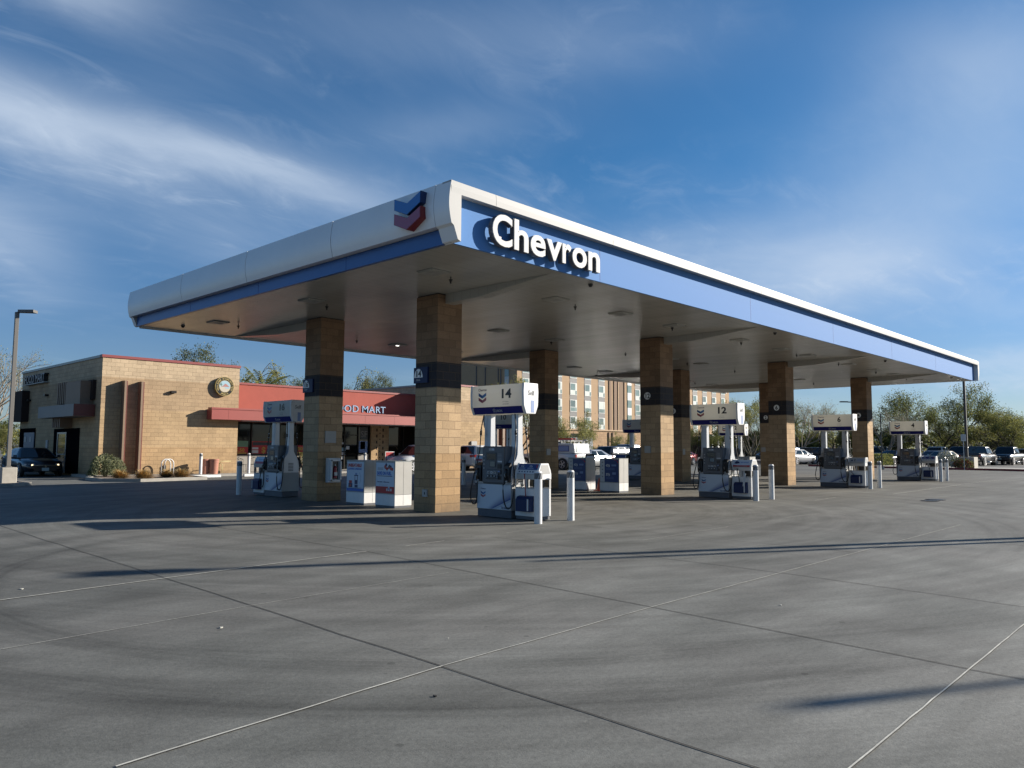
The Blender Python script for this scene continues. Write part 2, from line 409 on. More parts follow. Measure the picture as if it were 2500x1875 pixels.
        if bevel or fixn:
            bm = bmesh.new(); bm.from_mesh(me)
            if fixn: bmesh.ops.recalc_face_normals(bm, faces=bm.faces)
            if bevel:
                es = [e for e in bm.edges if len(e.link_faces) == 2 and e.calc_face_angle(0) > .5]
                bmesh.ops.bevel(bm, geom=es, offset=bevel, segments=bseg, affect='EDGES', clamp_overlap=True, profile=.6)
            bm.to_mesh(me); bm.free()
        return me
    def build(s, name, parent=None, loc=(0, 0, 0), rz=0, **k):
        o = bpy.data.objects.new(name, s.mesh(name, **k)); COL.objects.link(o)
        if parent: o.parent = parent
        o.location = loc; o.rotation_euler.z = rz
        return o

def tag(o, label=None, cat=None, group=None, kind=None):
    if label: o['label'] = label
    if cat: o['category'] = cat
    if group: o['group'] = group
    if kind: o['kind'] = kind
    return o
def thing(name, loc, rz=0, label=None, cat=None, group=None):
    o = bpy.data.objects.new(name, None); COL.objects.link(o)
    o.location = loc; o.rotation_euler.z = rz; o.empty_display_size = .2
    return tag(o, label, cat, group)
def copy_tree(o, loc=None, rz=None, label=None, skip=(), scale=None, group=None):
    def rec(s, par):
        c = s.copy(); COL.objects.link(c)
        if par: c.parent = par
        for ch in list(s.children):
            if ch.name.split('.')[0] in skip: continue
            rec(ch, c)
        return c
    c = rec(o, None)
    if loc is not None: c.location = loc
    if rz is not None: c.rotation_euler.z = rz
    if scale is not None: c.scale = scale if not isinstance(scale, (int, float)) else (scale,) * 3
    if label: c['label'] = label
    if group: c['group'] = group
    return c
SKYT = (1, 1, 1)
# ------------------------------------------------------------------ camera, sun, sky
cam = bpy.data.cameras.new('camera'); co = bpy.data.objects.new('camera', cam); COL.objects.link(co)
cam.sensor_width = 36; cam.lens = 1865.28 / 2500 * 36; cam.clip_start = .1; cam.clip_end = 6000
rr = Vector((.6873044, -.7263512, .0051555)); uu = Vector((-.0631247, -.0526575, .9966155)); ff = Vector((.7236214, .6853036, .0820424))
co.matrix_world = Matrix(((rr.x, uu.x, -ff.x, -12.2905), (rr.y, uu.y, -ff.y, -14.1805), (rr.z, uu.z, -ff.z, 1.6027), (0, 0, 0, 1)))
SC.camera = co
EL = R(19.8); SAZ = math.atan2(.868, -.496)          # direction to the sun, measured from +y towards +x
sd = Vector((sin(SAZ) * cos(EL), cos(SAZ) * cos(EL), sin(EL)))
sl = bpy.data.lights.new('sun', 'SUN'); sl.energy = 5.0; sl.angle = R(.53); sl.color = (1., .915, .80)
so = bpy.data.objects.new('sun', sl); COL.objects.link(so); so.rotation_euler = sd.to_track_quat('Z', 'Y').to_euler()
so.location = (20, -20, 30)

W = bpy.data.worlds.new('World'); SC.world = W; W.use_nodes = True
t, n, l = W.node_tree, W.node_tree.nodes, W.node_tree.links
bg = n['Background']
sky = n.new('ShaderNodeTexSky'); sky.sky_type = 'NISHITA'; sky.sun_disc = False
sky.sun_elevation = EL; sky.sun_rotation = SAZ; sky.altitude = 350; sky.air_density = 1.; sky.dust_density = .4; sky.ozone_density = 2.2
tc = n.new('ShaderNodeTexCoord'); sp = n.new('ShaderNodeSeparateXYZ'); l.new(tc.outputs['Generated'], sp.inputs[0])
mn = lambda op, a, b=None, c=None: math_n(n, l, op, a, b, c)
az = mn('ARCTAN2', sp.outputs['X'], sp.outputs['Y']); el = mn('ARCSINE', sp.outputs['Z'])
# cirrus: streaky noise on a high flat layer of cloud
zz = mn('ADD', mn('MAXIMUM', sp.outputs['Z'], 0), .16)
cx = n.new('ShaderNodeCombineXYZ'); l.new(mn('DIVIDE', sp.outputs['X'], zz), cx.inputs[0]); l.new(mn('DIVIDE', sp.outputs['Y'], zz), cx.inputs[1])
mp = n.new('ShaderNodeMapping'); mp.inputs['Rotation'].default_value = (0, 0, R(-38)); mp.inputs['Scale'].default_value = (.62, 1.1, 1)
l.new(cx.outputs[0], mp.inputs['Vector'])
def noise(vec, s, d=7, rg=.55, dist=0.):
    q = n.new('ShaderNodeTexNoise'); q.inputs['Scale'].default_value = s; q.inputs['Detail'].default_value = d
    q.inputs['Roughness'].default_value = rg; q.inputs['Distortion'].default_value = dist
    l.new(vec, q.inputs['Vector']); return q.outputs['Fac']
def rng(v, a, b, c=0., d=1., smooth=True):
    q = n.new('ShaderNodeMapRange'); q.inputs[1].default_value = a; q.inputs[2].default_value = b
    q.inputs[3].default_value = c; q.inputs[4].default_value = d
    if smooth: q.interpolation_type = 'SMOOTHSTEP'
    l.new(v, q.inputs[0]); return q.outputs[0]
n1 = noise(mp.outputs[0], 1.5, 8, .58, .6)
n2 = noise(cx.outputs[0], .55, 4, .5, .2)
n3 = noise(mp.outputs[0], 5.5, 8, .62, 1.0)
veil = mn('MULTIPLY', rng(n2, .38, .66), rng(n1, .34, .72))
fine = mn('MULTIPLY', rng(n3, .5, .8), rng(n2, .36, .6))
cloud = mn('ADD', mn('MULTIPLY', veil, .26), mn('MULTIPLY', fine, .18))
# larger cloud banks: (azimuth, elevation, half length, half height, tilt, strength)
wob = mn('MULTIPLY', mn('SUBTRACT', n1, .5), .10); wob2 = mn('MULTIPLY', mn('SUBTRACT', n3, .5), .05)
azw = mn('ADD', az, mn('ADD', wob, wob2)); elw = mn('ADD', el, mn('ADD', mn('MULTIPLY', wob, .6), mn('MULTIPLY', wob2, .8)))
for (a0, e0, ra, re, th, st) in ((.30, .352, .27, .036, -.10, .40), (.50, .335, .16, .028, -.16, .26), (.16, .345, .14, .05, -.05, .3),
                                 (1.20, .213, .17, .045, .06, .42), (1.36, .372, .14, .075, .15, .28), (1.38, .44, .11, .05, -.3, .18),
                                 (.215, .215, .07, .045, -.3, .34), (.28, .49, .09, .026, .1, .30), (1.30, .28, .20, .05, .1, .24),
                                 (.75, .50, .30, .05, 0, .16), (.55, .27, .35, .06, -.1, .14), (1.38, .088, .08, .02, 0, .45), (.95, .235, .16, .03, .15, .18),
                                 (.72, .40, .13, .03, .1, .14)):
    da = mn('SUBTRACT', azw, a0); de = mn('SUBTRACT', elw, e0)
    p_ = mn('DIVIDE', mn('ADD', mn('MULTIPLY', da, cos(th)), mn('MULTIPLY', de, sin(th))), ra)
    q_ = mn('DIVIDE', mn('SUBTRACT', mn('MULTIPLY', de, cos(th)), mn('MULTIPLY', da, sin(th))), re)
    g_ = mn('POWER', 2.718, mn('MULTIPLY', mn('ADD', mn('MULTIPLY', p_, p_), mn('MULTIPLY', q_, q_)), -1))
    g_ = mn('MULTIPLY', g_, mn('ADD', mn('MULTIPLY', n1, .9), .55))
    cloud = mn('ADD', cloud, mn('MULTIPLY', g_, st))
cl = n.new('ShaderNodeMath'); cl.operation = 'MINIMUM'; l.new(cloud, cl.inputs[0]); cl.inputs[1].default_value = .85
mx = n.new('ShaderNodeMix'); mx.data_type = 'RGBA'; l.new(cl.outputs[0], mx.inputs['Factor'])
gm = n.new('ShaderNodeMix'); gm.data_type = 'RGBA'; gm.blend_type = 'MULTIPLY'; gm.inputs['Factor'].default_value = 1
tg = n.new('ShaderNodeMix'); tg.data_type = 'RGBA'; l.new(rng(el, .05, .38), tg.inputs['Factor']); tg.inputs['A'].default_value = (.59, .73, 1.0, 1); tg.inputs['B'].default_value = (.40, .85, 1.16, 1)
l.new(sky.outputs[0], gm.inputs['A']); l.new(tg.outputs['Result'], gm.inputs['B'])
l.new(gm.outputs['Result'], mx.inputs['A']); mx.inputs['B'].default_value = (6.3, 7.3, 8.7, 1)
l.new(mx.outputs['Result'], bg.inputs['Color']); bg.inputs['Strength'].default_value = .05
SC.view_settings.view_transform = 'Standard'; SC.view_settings.look = 'None'; SC.view_settings.exposure = 1.02; SC.view_settings.gamma = 1

# ------------------------------------------------------------------ ground
def ground_mat():
    m = bpy.data.materials.new('worn_concrete'); t, n, l = nt(m); b = n['Principled BSDF']; b.inputs['Roughness'].default_value = .75
    b.inputs['Specular IOR Level'].default_value = .18
    g = n.new('ShaderNodeNewGeometry'); P = g.outputs['Position']
    def nz(sc, stretch=None, rot=0, d=5, r=.6, dist=0.):
        v = P
        if stretch or rot:
            mp = n.new('ShaderNodeMapping'); mp.inputs['Rotation'].default_value = (0, 0, rot); mp.inputs['Scale'].default_value = stretch or (1, 1, 1)
            l.new(P, mp.inputs['Vector']); v = mp.outputs[0]
        q = n.new('ShaderNodeTexNoise'); q.inputs['Scale'].default_value = sc; q.inputs['Detail'].default_value = d; q.inputs['Roughness'].default_value = r
        q.inputs['Distortion'].default_value = dist
        l.new(v, q.inputs['Vector']); return q.outputs['Fac']
    def mr(v, a, b_, c, d):
        q = n.new('ShaderNodeMapRange'); q.inputs[1].default_value = a; q.inputs[2].default_value = b_; q.inputs[3].default_value = c; q.inputs[4].default_value = d
        l.new(v, q.inputs[0]); return q.outputs[0]
    s = n.new('ShaderNodeSeparateXYZ'); l.new(P, s.inputs[0])
    mm = lambda op, a, b=None, c=None: math_n(n, l, op, a, b, c)
    big = mr(nz(.16, d=5), .3, .7, .76, 1.22)
    med = mr(nz(1.3, d=6), .3, .7, .86, 1.12)
    fin = mr(nz(28, d=3, r=.7), .3, .7, .82, 1.16)
    grit = mr(nz(120, d=2, r=.7), .3, .7, .84, 1.14)
    # sweeping tyre tracks: streaks along wide arcs around a point behind the forecourt
    vm = n.new('ShaderNodeVectorMath'); vm.operation = 'DISTANCE'; l.new(P, vm.inputs[0]); vm.inputs[1].default_value = (2., 1., 0)
    cxy = n.new('ShaderNodeCombineXYZ'); l.new(mm('MULTIPLY', vm.outputs['Value'], 2.3), cxy.inputs[0])
    ang = mm('ARCTAN2', mm('SUBTRACT', s.outputs['X'], 2.), mm('SUBTRACT', s.outputs['Y'], 1.)); l.new(mm('MULTIPLY', ang, .8), cxy.inputs[1])
    q = n.new('ShaderNodeTexNoise'); q.inputs['Scale'].default_value = 1.; q.inputs['Detail'].default_value = 6; q.inputs['Roughness'].default_value = .7; l.new(cxy.outputs[0], q.inputs['Vector'])
    tr = mr(q.outputs['Fac'], .40, .68, 1.06, .74)
    # lanes of traffic parallel to the canopy and across in front of it
    st = mr(nz(.9, (.14, 1.6, 1), R(4), d=6, r=.65), .40, .68, 1.02, .92)
    st2 = mr(nz(.8, (.16, 1.5, 1), R(44), d=6, r=.7), .40, .68, 1.06, .78)
    prod = mm('MULTIPLY', mm('MULTIPLY', mm('MULTIPLY', big, med), mm('MULTIPLY', fin, grit)), mm('MULTIPLY', tr, mm('MULTIPLY', st, st2)))
    # turning tyre marks: fine tread streaks along a tight arc, strongest on the left of the forecourt
    va = n.new('ShaderNodeVectorMath'); va.operation = 'DISTANCE'; l.new(P, va.inputs[0]); va.inputs[1].default_value = (-4.3, -5.5, 0)
    rad = va.outputs['Value']
    ca = n.new('ShaderNodeCombineXYZ'); l.new(mm('MULTIPLY', rad, 11.), ca.inputs[0]); l.new(mm('MULTIPLY', mm('ARCTAN2', mm('SUBTRACT', s.outputs['X'], -4.3), mm('SUBTRACT', s.outputs['Y'], -5.5)), 1.6), ca.inputs[1])
    qa = n.new('ShaderNodeTexNoise'); qa.inputs['Scale'].default_value = 1.; qa.inputs['Detail'].default_value = 5; qa.inputs['Roughness'].default_value = .65; l.new(ca.outputs[0], qa.inputs['Vector'])
    b1 = mm('POWER', 2.718, mm('MULTIPLY', mm('POWER', mm('DIVIDE', mm('SUBTRACT', rad, 5.98), .22), 2.), -1)); b2 = mm('POWER', 2.718, mm('MULTIPLY', mm('POWER', mm('DIVIDE', mm('SUBTRACT', rad, 6.9), .28), 2.), -1))
    b3 = mm('POWER', 2.718, mm('MULTIPLY', mm('POWER', mm('DIVIDE', mm('SUBTRACT', rad, 8.3), .3), 2.), -1))
    msk = mr(s.outputs['X'], -8.2, -4.5, 1, .25)
    mk = mm('MULTIPLY', mm('MULTIPLY', mm('ADD', mm('ADD', b1, b2), mm('MULTIPLY', b3, .6)), msk), mr(qa.outputs['Fac'], .35, .65, .15, .42))
    prod = mm('MULTIPLY', prod, mm('SUBTRACT', 1, mk))
    # low sun scattering off the concrete, painted into the colour as a paler patch
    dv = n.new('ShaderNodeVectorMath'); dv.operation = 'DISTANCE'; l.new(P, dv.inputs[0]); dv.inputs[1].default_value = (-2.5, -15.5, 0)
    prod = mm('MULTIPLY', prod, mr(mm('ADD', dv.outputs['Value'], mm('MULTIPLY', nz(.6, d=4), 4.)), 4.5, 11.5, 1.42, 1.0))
    # oil-browned concrete round the pump islands
    yb = mm('SUBTRACT', 1, mm('DIVIDE', mm('ABSOLUTE', mm('SUBTRACT', s.outputs['Y'], 2.5)), 11)); yb.node.use_clamp = True
    xb = mr(s.outputs['X'], -6, 2, 0, 1)
    br = mm('MULTIPLY', mm('MULTIPLY', yb, xb), mr(nz(.5, d=4), .3, .65, .3, 1.))
    mx = n.new('ShaderNodeMix'); mx.data_type = 'RGBA'; l.new(br, mx.inputs['Factor'])
    mx.inputs['A'].default_value = (.150, .154, .143, 1); mx.inputs['B'].default_value = (.142, .128, .100, 1)
    hue = mr(nz(.35, d=3), .35, .65, 0, .5)
    mh = n.new('ShaderNodeMix'); mh.data_type = 'RGBA'; l.new(hue, mh.inputs['Factor']); l.new(mx.outputs['Result'], mh.inputs['A']); mh.inputs['B'].default_value = (.150, .146, .136, 1)
    # sparse spots: gum and drips
    vo = n.new('ShaderNodeTexVoronoi'); vo.inputs['Scale'].default_value = 1.7; l.new(P, vo.inputs['Vector'])
    spot = mm('MULTIPLY', mm('LESS_THAN', vo.outputs['Distance'], .05), .30)
    sub = mm('SUBTRACT', 1, spot)
    m2 = n.new('ShaderNodeMix'); m2.data_type = 'RGBA'; m2.blend_type = 'MULTIPLY'; m2.inputs['Factor'].default_value = 1
    l.new(mh.outputs['Result'], m2.inputs['A']); l.new(mm('MULTIPLY', prod, sub), m2.inputs['B'])
    l.new(m2.outputs['Result'], b.inputs['Base Color'])
    bp = n.new('ShaderNodeBump'); bp.inputs['Strength'].default_value = .35; bp.inputs['Distance'].default_value = .006
    l.new(mm('ADD', nz(60, d=4, r=.7), mm('MULTIPLY', nz(9, d=3), 1.)), bp.inputs['Height']); l.new(bp.outputs[0], b.inputs['Normal'])
    return m
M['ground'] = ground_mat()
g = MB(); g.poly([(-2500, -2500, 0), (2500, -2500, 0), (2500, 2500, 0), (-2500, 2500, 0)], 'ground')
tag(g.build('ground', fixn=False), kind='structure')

# joints: dark sawn joints run along y, pale sealed joints run along x
def strip(mb, pts, w, m, z=.004):
    for i in range(len(pts) - 1):
        a, b = Vector(pts[i]), Vector(pts[i + 1]); d = (b - a).normalized(); q = Vector((-d.y, d.x)) * w / 2
        mb.poly([(a.x - q.x, a.y - q.y, z), (b.x - q.x, b.y - q.y, z), (b.x + q.x, b.y + q.y, z), (a.x + q.x, a.y + q.y, z)], m)
rj = random.Random(3)
def wob_line(p, q, step=.6, amp=.012):
    p, q = Vector(p), Vector(q); L = (q - p).length; k = max(1, int(L / step)); d = (q - p) / L; nn = Vector((-d.y, d.x))
    return [p + (q - p) * i / k + nn * rj.uniform(-amp, amp) for i in range(k + 1)]
j = MB()
for pts in (((-8.14, 4.0), (-8.34, -4.72)), ((-8.34, -4.72), (-8.47, -9.87)), ((-8.47, -9.87), (-8.6, -14)), ((-5.24, .6), (-5.22, -4.44)),
            ((-5.22, -4.44), (-5.47, -7.74)), ((-5.47, -7.74), (-5.82, -12.67)), ((-5.82, -12.67), (-5.9, -15)), ((3.98, -4.42), (3.0, -11.5)), ((-2.5, -4.44), (-2.62, -9.78)),
            ((-2.62, -9.78), (-2.95, -13)), ((.2, -4.4), (.1, -9.8)), ((6.9, -4.4), (6.3, -13)), ((-11.2, 3), (-11.4, -9.9)), ((10.5, -4.4), (10.2, -16)), ((15, -4.4), (15, -18)), ((20, -4.5), (20, -20)), ((26, -4.5), (26, -20))):
    strip(j, wob_line(*pts), .013, 'joint')
tag(j.build('pavement_joint', fixn=False), kind='structure')
j = MB(); jd_ = []
for pts, w in ((((-10.77, -10.03), (-8.47, -9.87)), .018), (((-8.47, -9.87), (-5.6, -9.81)), .011), (((-5.6, -9.81), (6.2, -9.82)), .012), (((-13, -5.05), (-10.08, -4.84)), .03), (((-10.08, -4.84), (-5.22, -4.44)), .028), (((-4.4, -4.37), (-3.5, -4.29)), .022),
               (((-10.6, -7.07), (-8.4, -6.91)), .009), (((-8.4, -6.91), (-5.66, -6.81)), .009), (((-9.0, -12.68), (-3.2, -12.67)), .013), (((-1.0, -6.62), (2.2, -6.55)), .012), (((5.0, -6.5), (6.8, -6.6)), .014),
               (((-1.9, -4.2), (-.6, -4.05)), .012), (((11.5, -4.6), (13.5, -4.5)), .03), (((17, -5.2), (27, -5.0)), .035), (((28, -4.9), (36, -5.1)), .03), (((-12, -6.0), (-10.6, -7.07)), .0)):
    if w: wl_ = wob_line(*pts, step=.22, amp=.003); strip(j, wl_, w * .8, 'sealant', .0055); jd_.append(([q_ + Vector((0, -w * .62)) for q_ in wl_], w * .5))
tag(j.build('joint_sealant', fixn=False), kind='structure')
j = MB()
for wl_, w in jd_: strip(j, wl_, w, 'joint', .0048)  # dark strip paints the groove's shade along each sealant line
tag(j.build('joint_groove_shade', fixn=False), kind='structure')
# chips of litter on the forecourt
lt = MB(); rl = random.Random(5)
for x, y, s_ in ((-9.05, -7.6, .04), (-9.75, -4.3, .05), (-8.95, -10.35, .03), (-7.9, -9.3, .015), (-4.6, -10.7, .02)):
    s_ *= .55
    pts = [(x + s_ * rl.uniform(.4, 1) * cos(a), y + s_ * rl.uniform(.4, 1) * sin(a), .006) for a in (0, .9, 1.9, 3, 4.1, 5.2)]
    lt.prism([(p[0], p[1]) for p in pts], .002, .010, 'sealant' if rl.random() < .5 else 'joint', axis='z')
tag(lt.build('litter'), kind='stuff')
for k, (x, y, r_) in enumerate(((13.93, -7.2, .27), (14.7, -7.15, .30))):
    mh = MB(); mh.cyl((x, y, .001), r_, .012, 'darkpole', seg=24); mh.cyl((x, y, .012), r_ * .8, .006, 'dispdark', seg=24)
    tag(mh.build('manhole_cover'), ('nearer' if k == 0 else 'farther') + ' of the two small dark round tank covers set in the pavement', 'manhole cover', 'tank covers in the pavement')

# ------------------------------------------------------------------ canopy
CX0, CX1, CY0, CY1, CZ, CT = -2.92, 36.14, -3.73, 11.26, 5.40, 6.50
can = thing('fuel_canopy', (0, 0, 0), label='large white and blue flat canopy over the fuel pumps on block columns', cat='canopy')
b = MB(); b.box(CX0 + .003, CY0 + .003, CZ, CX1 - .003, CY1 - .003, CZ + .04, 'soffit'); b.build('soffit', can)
b = MB(); b.box(CX0 - .12, CY0 + .03, CT - .16, CX1 + .12, CY1 + .12, CT - .10, 'white'); b.build('roof_deck', can)
# long front: blue panel set back under a white top band
b = MB(); b.box(CX0 + .06, CY0, CZ - .004, CX1 - .02, CY0 + .05, CT - .2, 'bluepanel')
b.build('blue_fascia_panel', can)
for sx in (1.67, 9.2, 15.7, 22.2, 28.7):
    b = MB(); b.box(sx - .004, CY0 - .0025, CZ, sx + .004, CY0 + .01, CT - .3, 'navy'); b.build('panel_seam', can)
prof = [(CY0 - .21, CT - .23), (CY0 - .215, CT - .12), (CY0 - .20, CT), (CY0 + .04, CT), (CY0 + .04, CT - .20), (CY0 - .19, CT - .225)]
seg = [CX0 - .21, -1.95, 1.9, 5.7, 9.5, 13.3, 17.1, 20.9, 24.7, 28.5, 32.3, CX1 + .3]
for i in range(len(seg) - 1):
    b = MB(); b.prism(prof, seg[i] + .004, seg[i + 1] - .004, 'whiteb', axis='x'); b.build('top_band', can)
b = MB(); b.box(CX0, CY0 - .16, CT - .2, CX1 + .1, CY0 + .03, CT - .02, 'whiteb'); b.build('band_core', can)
# short left front: bowed white fascia over a dark gap and a blue strip
bow = [(CX0 - .20 - .055 * sin(pi * .92 * k / 14) + .07 * max(0, k / 14 - .5) ** 1.6, CT - .002 - .80 * k / 14) for k in range(15)]
def bowed(name, y0, y1, xc, sgn, parent, lower):
    pr = [(xc + sgn * (p[0] - CX0), p[1]) for p in bow]
    if lower: pr += [(xc - sgn * .07 + 0, CZ + .06), (xc - sgn * .03, CZ - .005), (xc + sgn * .19, CZ - .005), (xc + sgn * .19, CT - .002)]
    else: pr += [(xc + sgn * .05, CT - .79), (xc + sgn * .05, CT - .002)]
    b = MB(); b.prism(pr, y0, y1, 'whitew', axis='y', smooth=False)
    o = b.build(name, parent); return o
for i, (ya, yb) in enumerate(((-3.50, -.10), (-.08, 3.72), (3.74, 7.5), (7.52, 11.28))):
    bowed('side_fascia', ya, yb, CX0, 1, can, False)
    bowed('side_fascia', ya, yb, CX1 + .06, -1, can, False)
b = MB(); b.box(CX0 - .02, CY0 + .2, CZ - .003, CX0 + .06, CY1, CT - .80, 'bluestrip'); b.build('blue_strip', can)
for sy in (-.35, 3.46, 7.35):
    b = MB(); b.box(CX0 - .0225, sy - .004, CZ, CX0 + .03, sy + .004, CT - .82, 'navy'); b.build('panel_seam', can)
b = MB(); b.box(CX0 + .0, CY0 + .2, CT - .798, CX0 + .05, CY1, CT - .7, 'blackgap'); b.build('shadow_gap', can)
b = MB(); b.box(CX1 - .06, CY0 + .2, CZ - .003, CX1 - .02, CY1, CT - .7, 'bluestrip'); b.build('blue_strip', can)
# end arms that frame the front panel
def arm(name, xc, sgn, y0, y1):
    pr = [(xc + sgn * (p[0] - CX0), p[1]) for p in bow] + [(xc + sgn * (-.13), CT - .84), (xc + sgn * -.03, CZ + .02), (xc + sgn * .04, CZ - .01), (xc + sgn * .05, CZ - .01), (xc + sgn * .05, CT - .004)]
    b = MB(); b.prism(pr, y0, y1, 'whitew', axis='y', mcap='whiteb'); return b.build(name, can)
arm('corner_arm', CX0, 1, CY0 - .21, CY0 + .22); arm('corner_arm', CX0, 1, CY1 + .02, CY1 + .21)
arm('corner_arm', CX1 + .06, -1, CY0 - .21, CY0 + .22); arm('corner_arm', CX1 + .06, -1, CY1 + .02, CY1 + .21)
# back fascia
b = MB(); b.prism([(CY1, CZ - .05), (CY1 + .02, CZ - .06), (CY1 + .2, CZ + .3), (CY1 + .2, CT), (CY1, CT)], CX0 + .06, CX1, 'whitew', axis='x'); b.build('rear_fascia', can)
# boxed beams between the columns and the canopy edges
XI = (0., 10.03, 20.06, 30.09)
for x in XI:
    b = MB(); b.prism([(-.002, CZ - .002), (-.002, CZ - .24), (-1.2, CZ - .22), (CY0 + .25, CZ - .002)], x + .25, x + .55, 'soffit', axis='x'); b.build('beam', can)
    b = MB(); b.prism([(6.02, CZ - .002), (6.02, CZ - .24), (8.2, CZ - .22), (CY1 - .05, CZ - .002)], x + .25, x + .55, 'soffit', axis='x'); b.build('beam', can)
# lights, sprinklers and cameras under the soffit
LX = (-1.57, 2.55, 5.4, 8.25, 12.55, 15.95, 18.45, 23.0, 26.2, 29.1, 33.6)
for yy in (-1.66, 3.2, 8.5):
    for x in LX:
        if yy > 0 and x in (2.55, 12.55, 23.0, 33.6): continue
        b = MB(); b.prism([(x - .27, CZ - .002), (x + .27, CZ - .002), (x + .23, CZ - .035), (x - .23, CZ - .035)], yy - .25, yy + .25, 'lampoff', axis='y')
        b.box(x - .275, yy - .255, CZ - .007, x + .275, yy + .255, CZ - .001, 'dispdark')
        o = b.build('ceiling_light', can)
        lit = (abs(x - 5.4) < .1 and yy > 5)
        if lit:
            b = MB(); b.box(x - .05, yy - .04, CZ - .042, x + .05, yy + .04, CZ - .036, 'lampon'); b.build('lens', o)
        else:
            b = MB()
            for s_ in (-.13, -.045, .04): b.box(x - .12, yy + s_, CZ - .041, x + .12, yy + s_ + .07, CZ - .036, 'lgrey')
            b.build('lens', o)
for yy in (-1.56, 3.4, 8.35):
    for x in (-.98, 3.47, 8.3, 12.87, 17.6, 22.04, 26.85, 31.6):
        b = MB(); b.cyl((x, yy, CZ - .06), .012, .06, 'rubber', seg=8); b.cyl((x, yy, CZ - .115), .022, .055, 'rubber', seg=8, r2=.05)
        b.cyl((x, yy, CZ - .155), .018, .04, 'rubber', seg=8)
        b.build('sprinkler_head', can)
for (x, y) in ((1.72, -3.42), (11.76, -3.32), (22.54, -3.35), (33.13, -3.34), (-2.01, 10.0), (19.9, 10.2)):
    b = MB(); b.cyl((x, y, CZ - .03), .06, .03, 'dispdark', seg=14); b.cyl((x, y, CZ - .075), .03, .045, 'black', seg=14, r2=.055); b.build('dome_camera', can)

# lettering on the long front, built up as thick channel letters standing off the panel
wd = thing('canopy_lettering', (0, CY0 - .15, 5.545), label='white raised Chevron letters on the blue front of the canopy', cat='sign')
fx = -2.03
for ch, w_, adv in (('C', .55, .60), ('h', .42, .48), ('e', .46, .49), ('v', .49, .50), ('r', .30, .33), ('o', .50, .55), ('n', .42, .46)):
    h = .60
    b = MB(); b.text(ch, (fx, -.03, 0), h, (1, 0, 0), (0, 0, 1), 'letter', depth=.024, align='L', bold=.022, res=5)
    x0 = min(v[0] for v in b.v); x1 = max(v[0] for v in b.v)
    k = w_ / (x1 - x0)
    for i, v in enumerate(b.v): b.v[i] = (fx + (v[0] - x0) * k, v[1], v[2])
    o = b.build('letter_face', wd)
    b2 = MB(); b2.text(ch, (fx, .07, 0), h, (1, 0, 0), (0, 0, 1), 'letterside', depth=.098, align='L', bold=.026, res=5)
    x0 = min(v[0] for v in b2.v); x1 = max(v[0] for v in b2.v); k = (w_ + .01) / (x1 - x0)
    for i, v in enumerate(b2.v): b2.v[i] = (fx - .005 + (v[0] - x0) * k, v[1], v[2])
    b2.box(fx + w_ * .35, .068, .12, fx + w_ * .65, .149, .2, 'letterside')
    b2.build('letter_return', o)
    fx += adv + .01
# chevron emblem on the left fascia
em = thing('canopy_emblem', (CX0 - .245, -2.87, 6.075), label='raised blue and red double chevron emblem on the white left fascia', cat='emblem')
def chev(z0, m1, m2, name):
    ou = [(-.40, z0 + .13), (0, z0 - .03), (.40, z0 + .13), (.40, z0 - .09), (0, z0 - .26), (-.40, z0 - .09)]
    b = MB(); b.prism([(p[0], p[1]) for p in ou], -.13, .08, m2, axis='x')
    b.prism([(p[0] * .97, z0 - .06 + (p[1] - z0 + .06) * .94) for p in ou], -.136, -.128, m1, axis='x')
    b.build(name, em)
chev(.20, 'chevblue', 'chevblue2', 'blue_chevron'); chev(-.09, 'chevred', 'chevred2', 'red_chevron')

# ------------------------------------------------------------------ columns
def column(x, y, num, kind, label, group):
    c = thing('canopy_column', (x, y, 0), label=label, cat='column', group=group)
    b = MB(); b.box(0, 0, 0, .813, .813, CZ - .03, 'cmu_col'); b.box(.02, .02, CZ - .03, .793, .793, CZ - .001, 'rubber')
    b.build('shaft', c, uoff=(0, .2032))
    # number sign on the -x face
    if kind == 'arch':
        b = MB(); b.box(-.05, .30, 3.18, -.003, .83, 3.575, 'bucket'); s_ = b.build('number_sign', c)
        b = MB(); pts = [(-.053, .645 - .165 * cos(a), 3.32 + .22 * sin(a)) for a in [pi * k / 18 for k in range(19)]]
        b.poly(pts, 'signw'); b.text(num, (-.055, .645, 3.345), .15, (0, -1, 0), (0, 0, 1), 'black', depth=.004, bold=.035, width=.19)
        b.text('DIESEL', (-.055, .645, 3.24), .04, (0, -1, 0), (0, 0, 1), 'posterw', depth=.003)
        b.build('number', s_, fixn=False)
    else:
        yc = .52 if num == '12' else .44
        b = MB(); b.cyl((-.006, yc, 3.38), .125, .006, 'signw', seg=26, axis='x')
        s_ = b.build('number_sign', c)
        b = MB(); b.text(num, (-.008, yc, 3.30), .16, (0, -1, 0), (0, 0, 1), 'black', depth=.004, bold=.03, width=.17 if len(num) > 1 else None); b.build('number', s_)
    return c
cols = {}
nm = ('first', 'second', 'third', 'fourth')
for k, (x, na, nb) in enumerate(zip(XI, ('14', '12', '6', '4'), ('16', '10', '8', '2'))):
    cols[na] = column(x, 0, na, 'arch' if k == 0 else 'disc', f'tan block column with a black band marked {na}, front row of the canopy', 'block columns holding up the canopy')
    cols[nb] = column(x, 5.2, nb, 'arch' if k == 0 else 'disc', f'tan block column with a black band, rear row, behind column {na}' + (', marked 16' if nb == '16' else ''), 'block columns holding up the canopy')
def plate_on(c, face, a0, z0, a1, z1, m, name, d=.03):
    b = MB()
    if face == 'x': b.box(-d, a0, z0, -.002, a1, z1, m)
    else: b.box(a0, -d, z0, a1, -.002, z1, m)
    return b.build(name, c, bevel=.004)
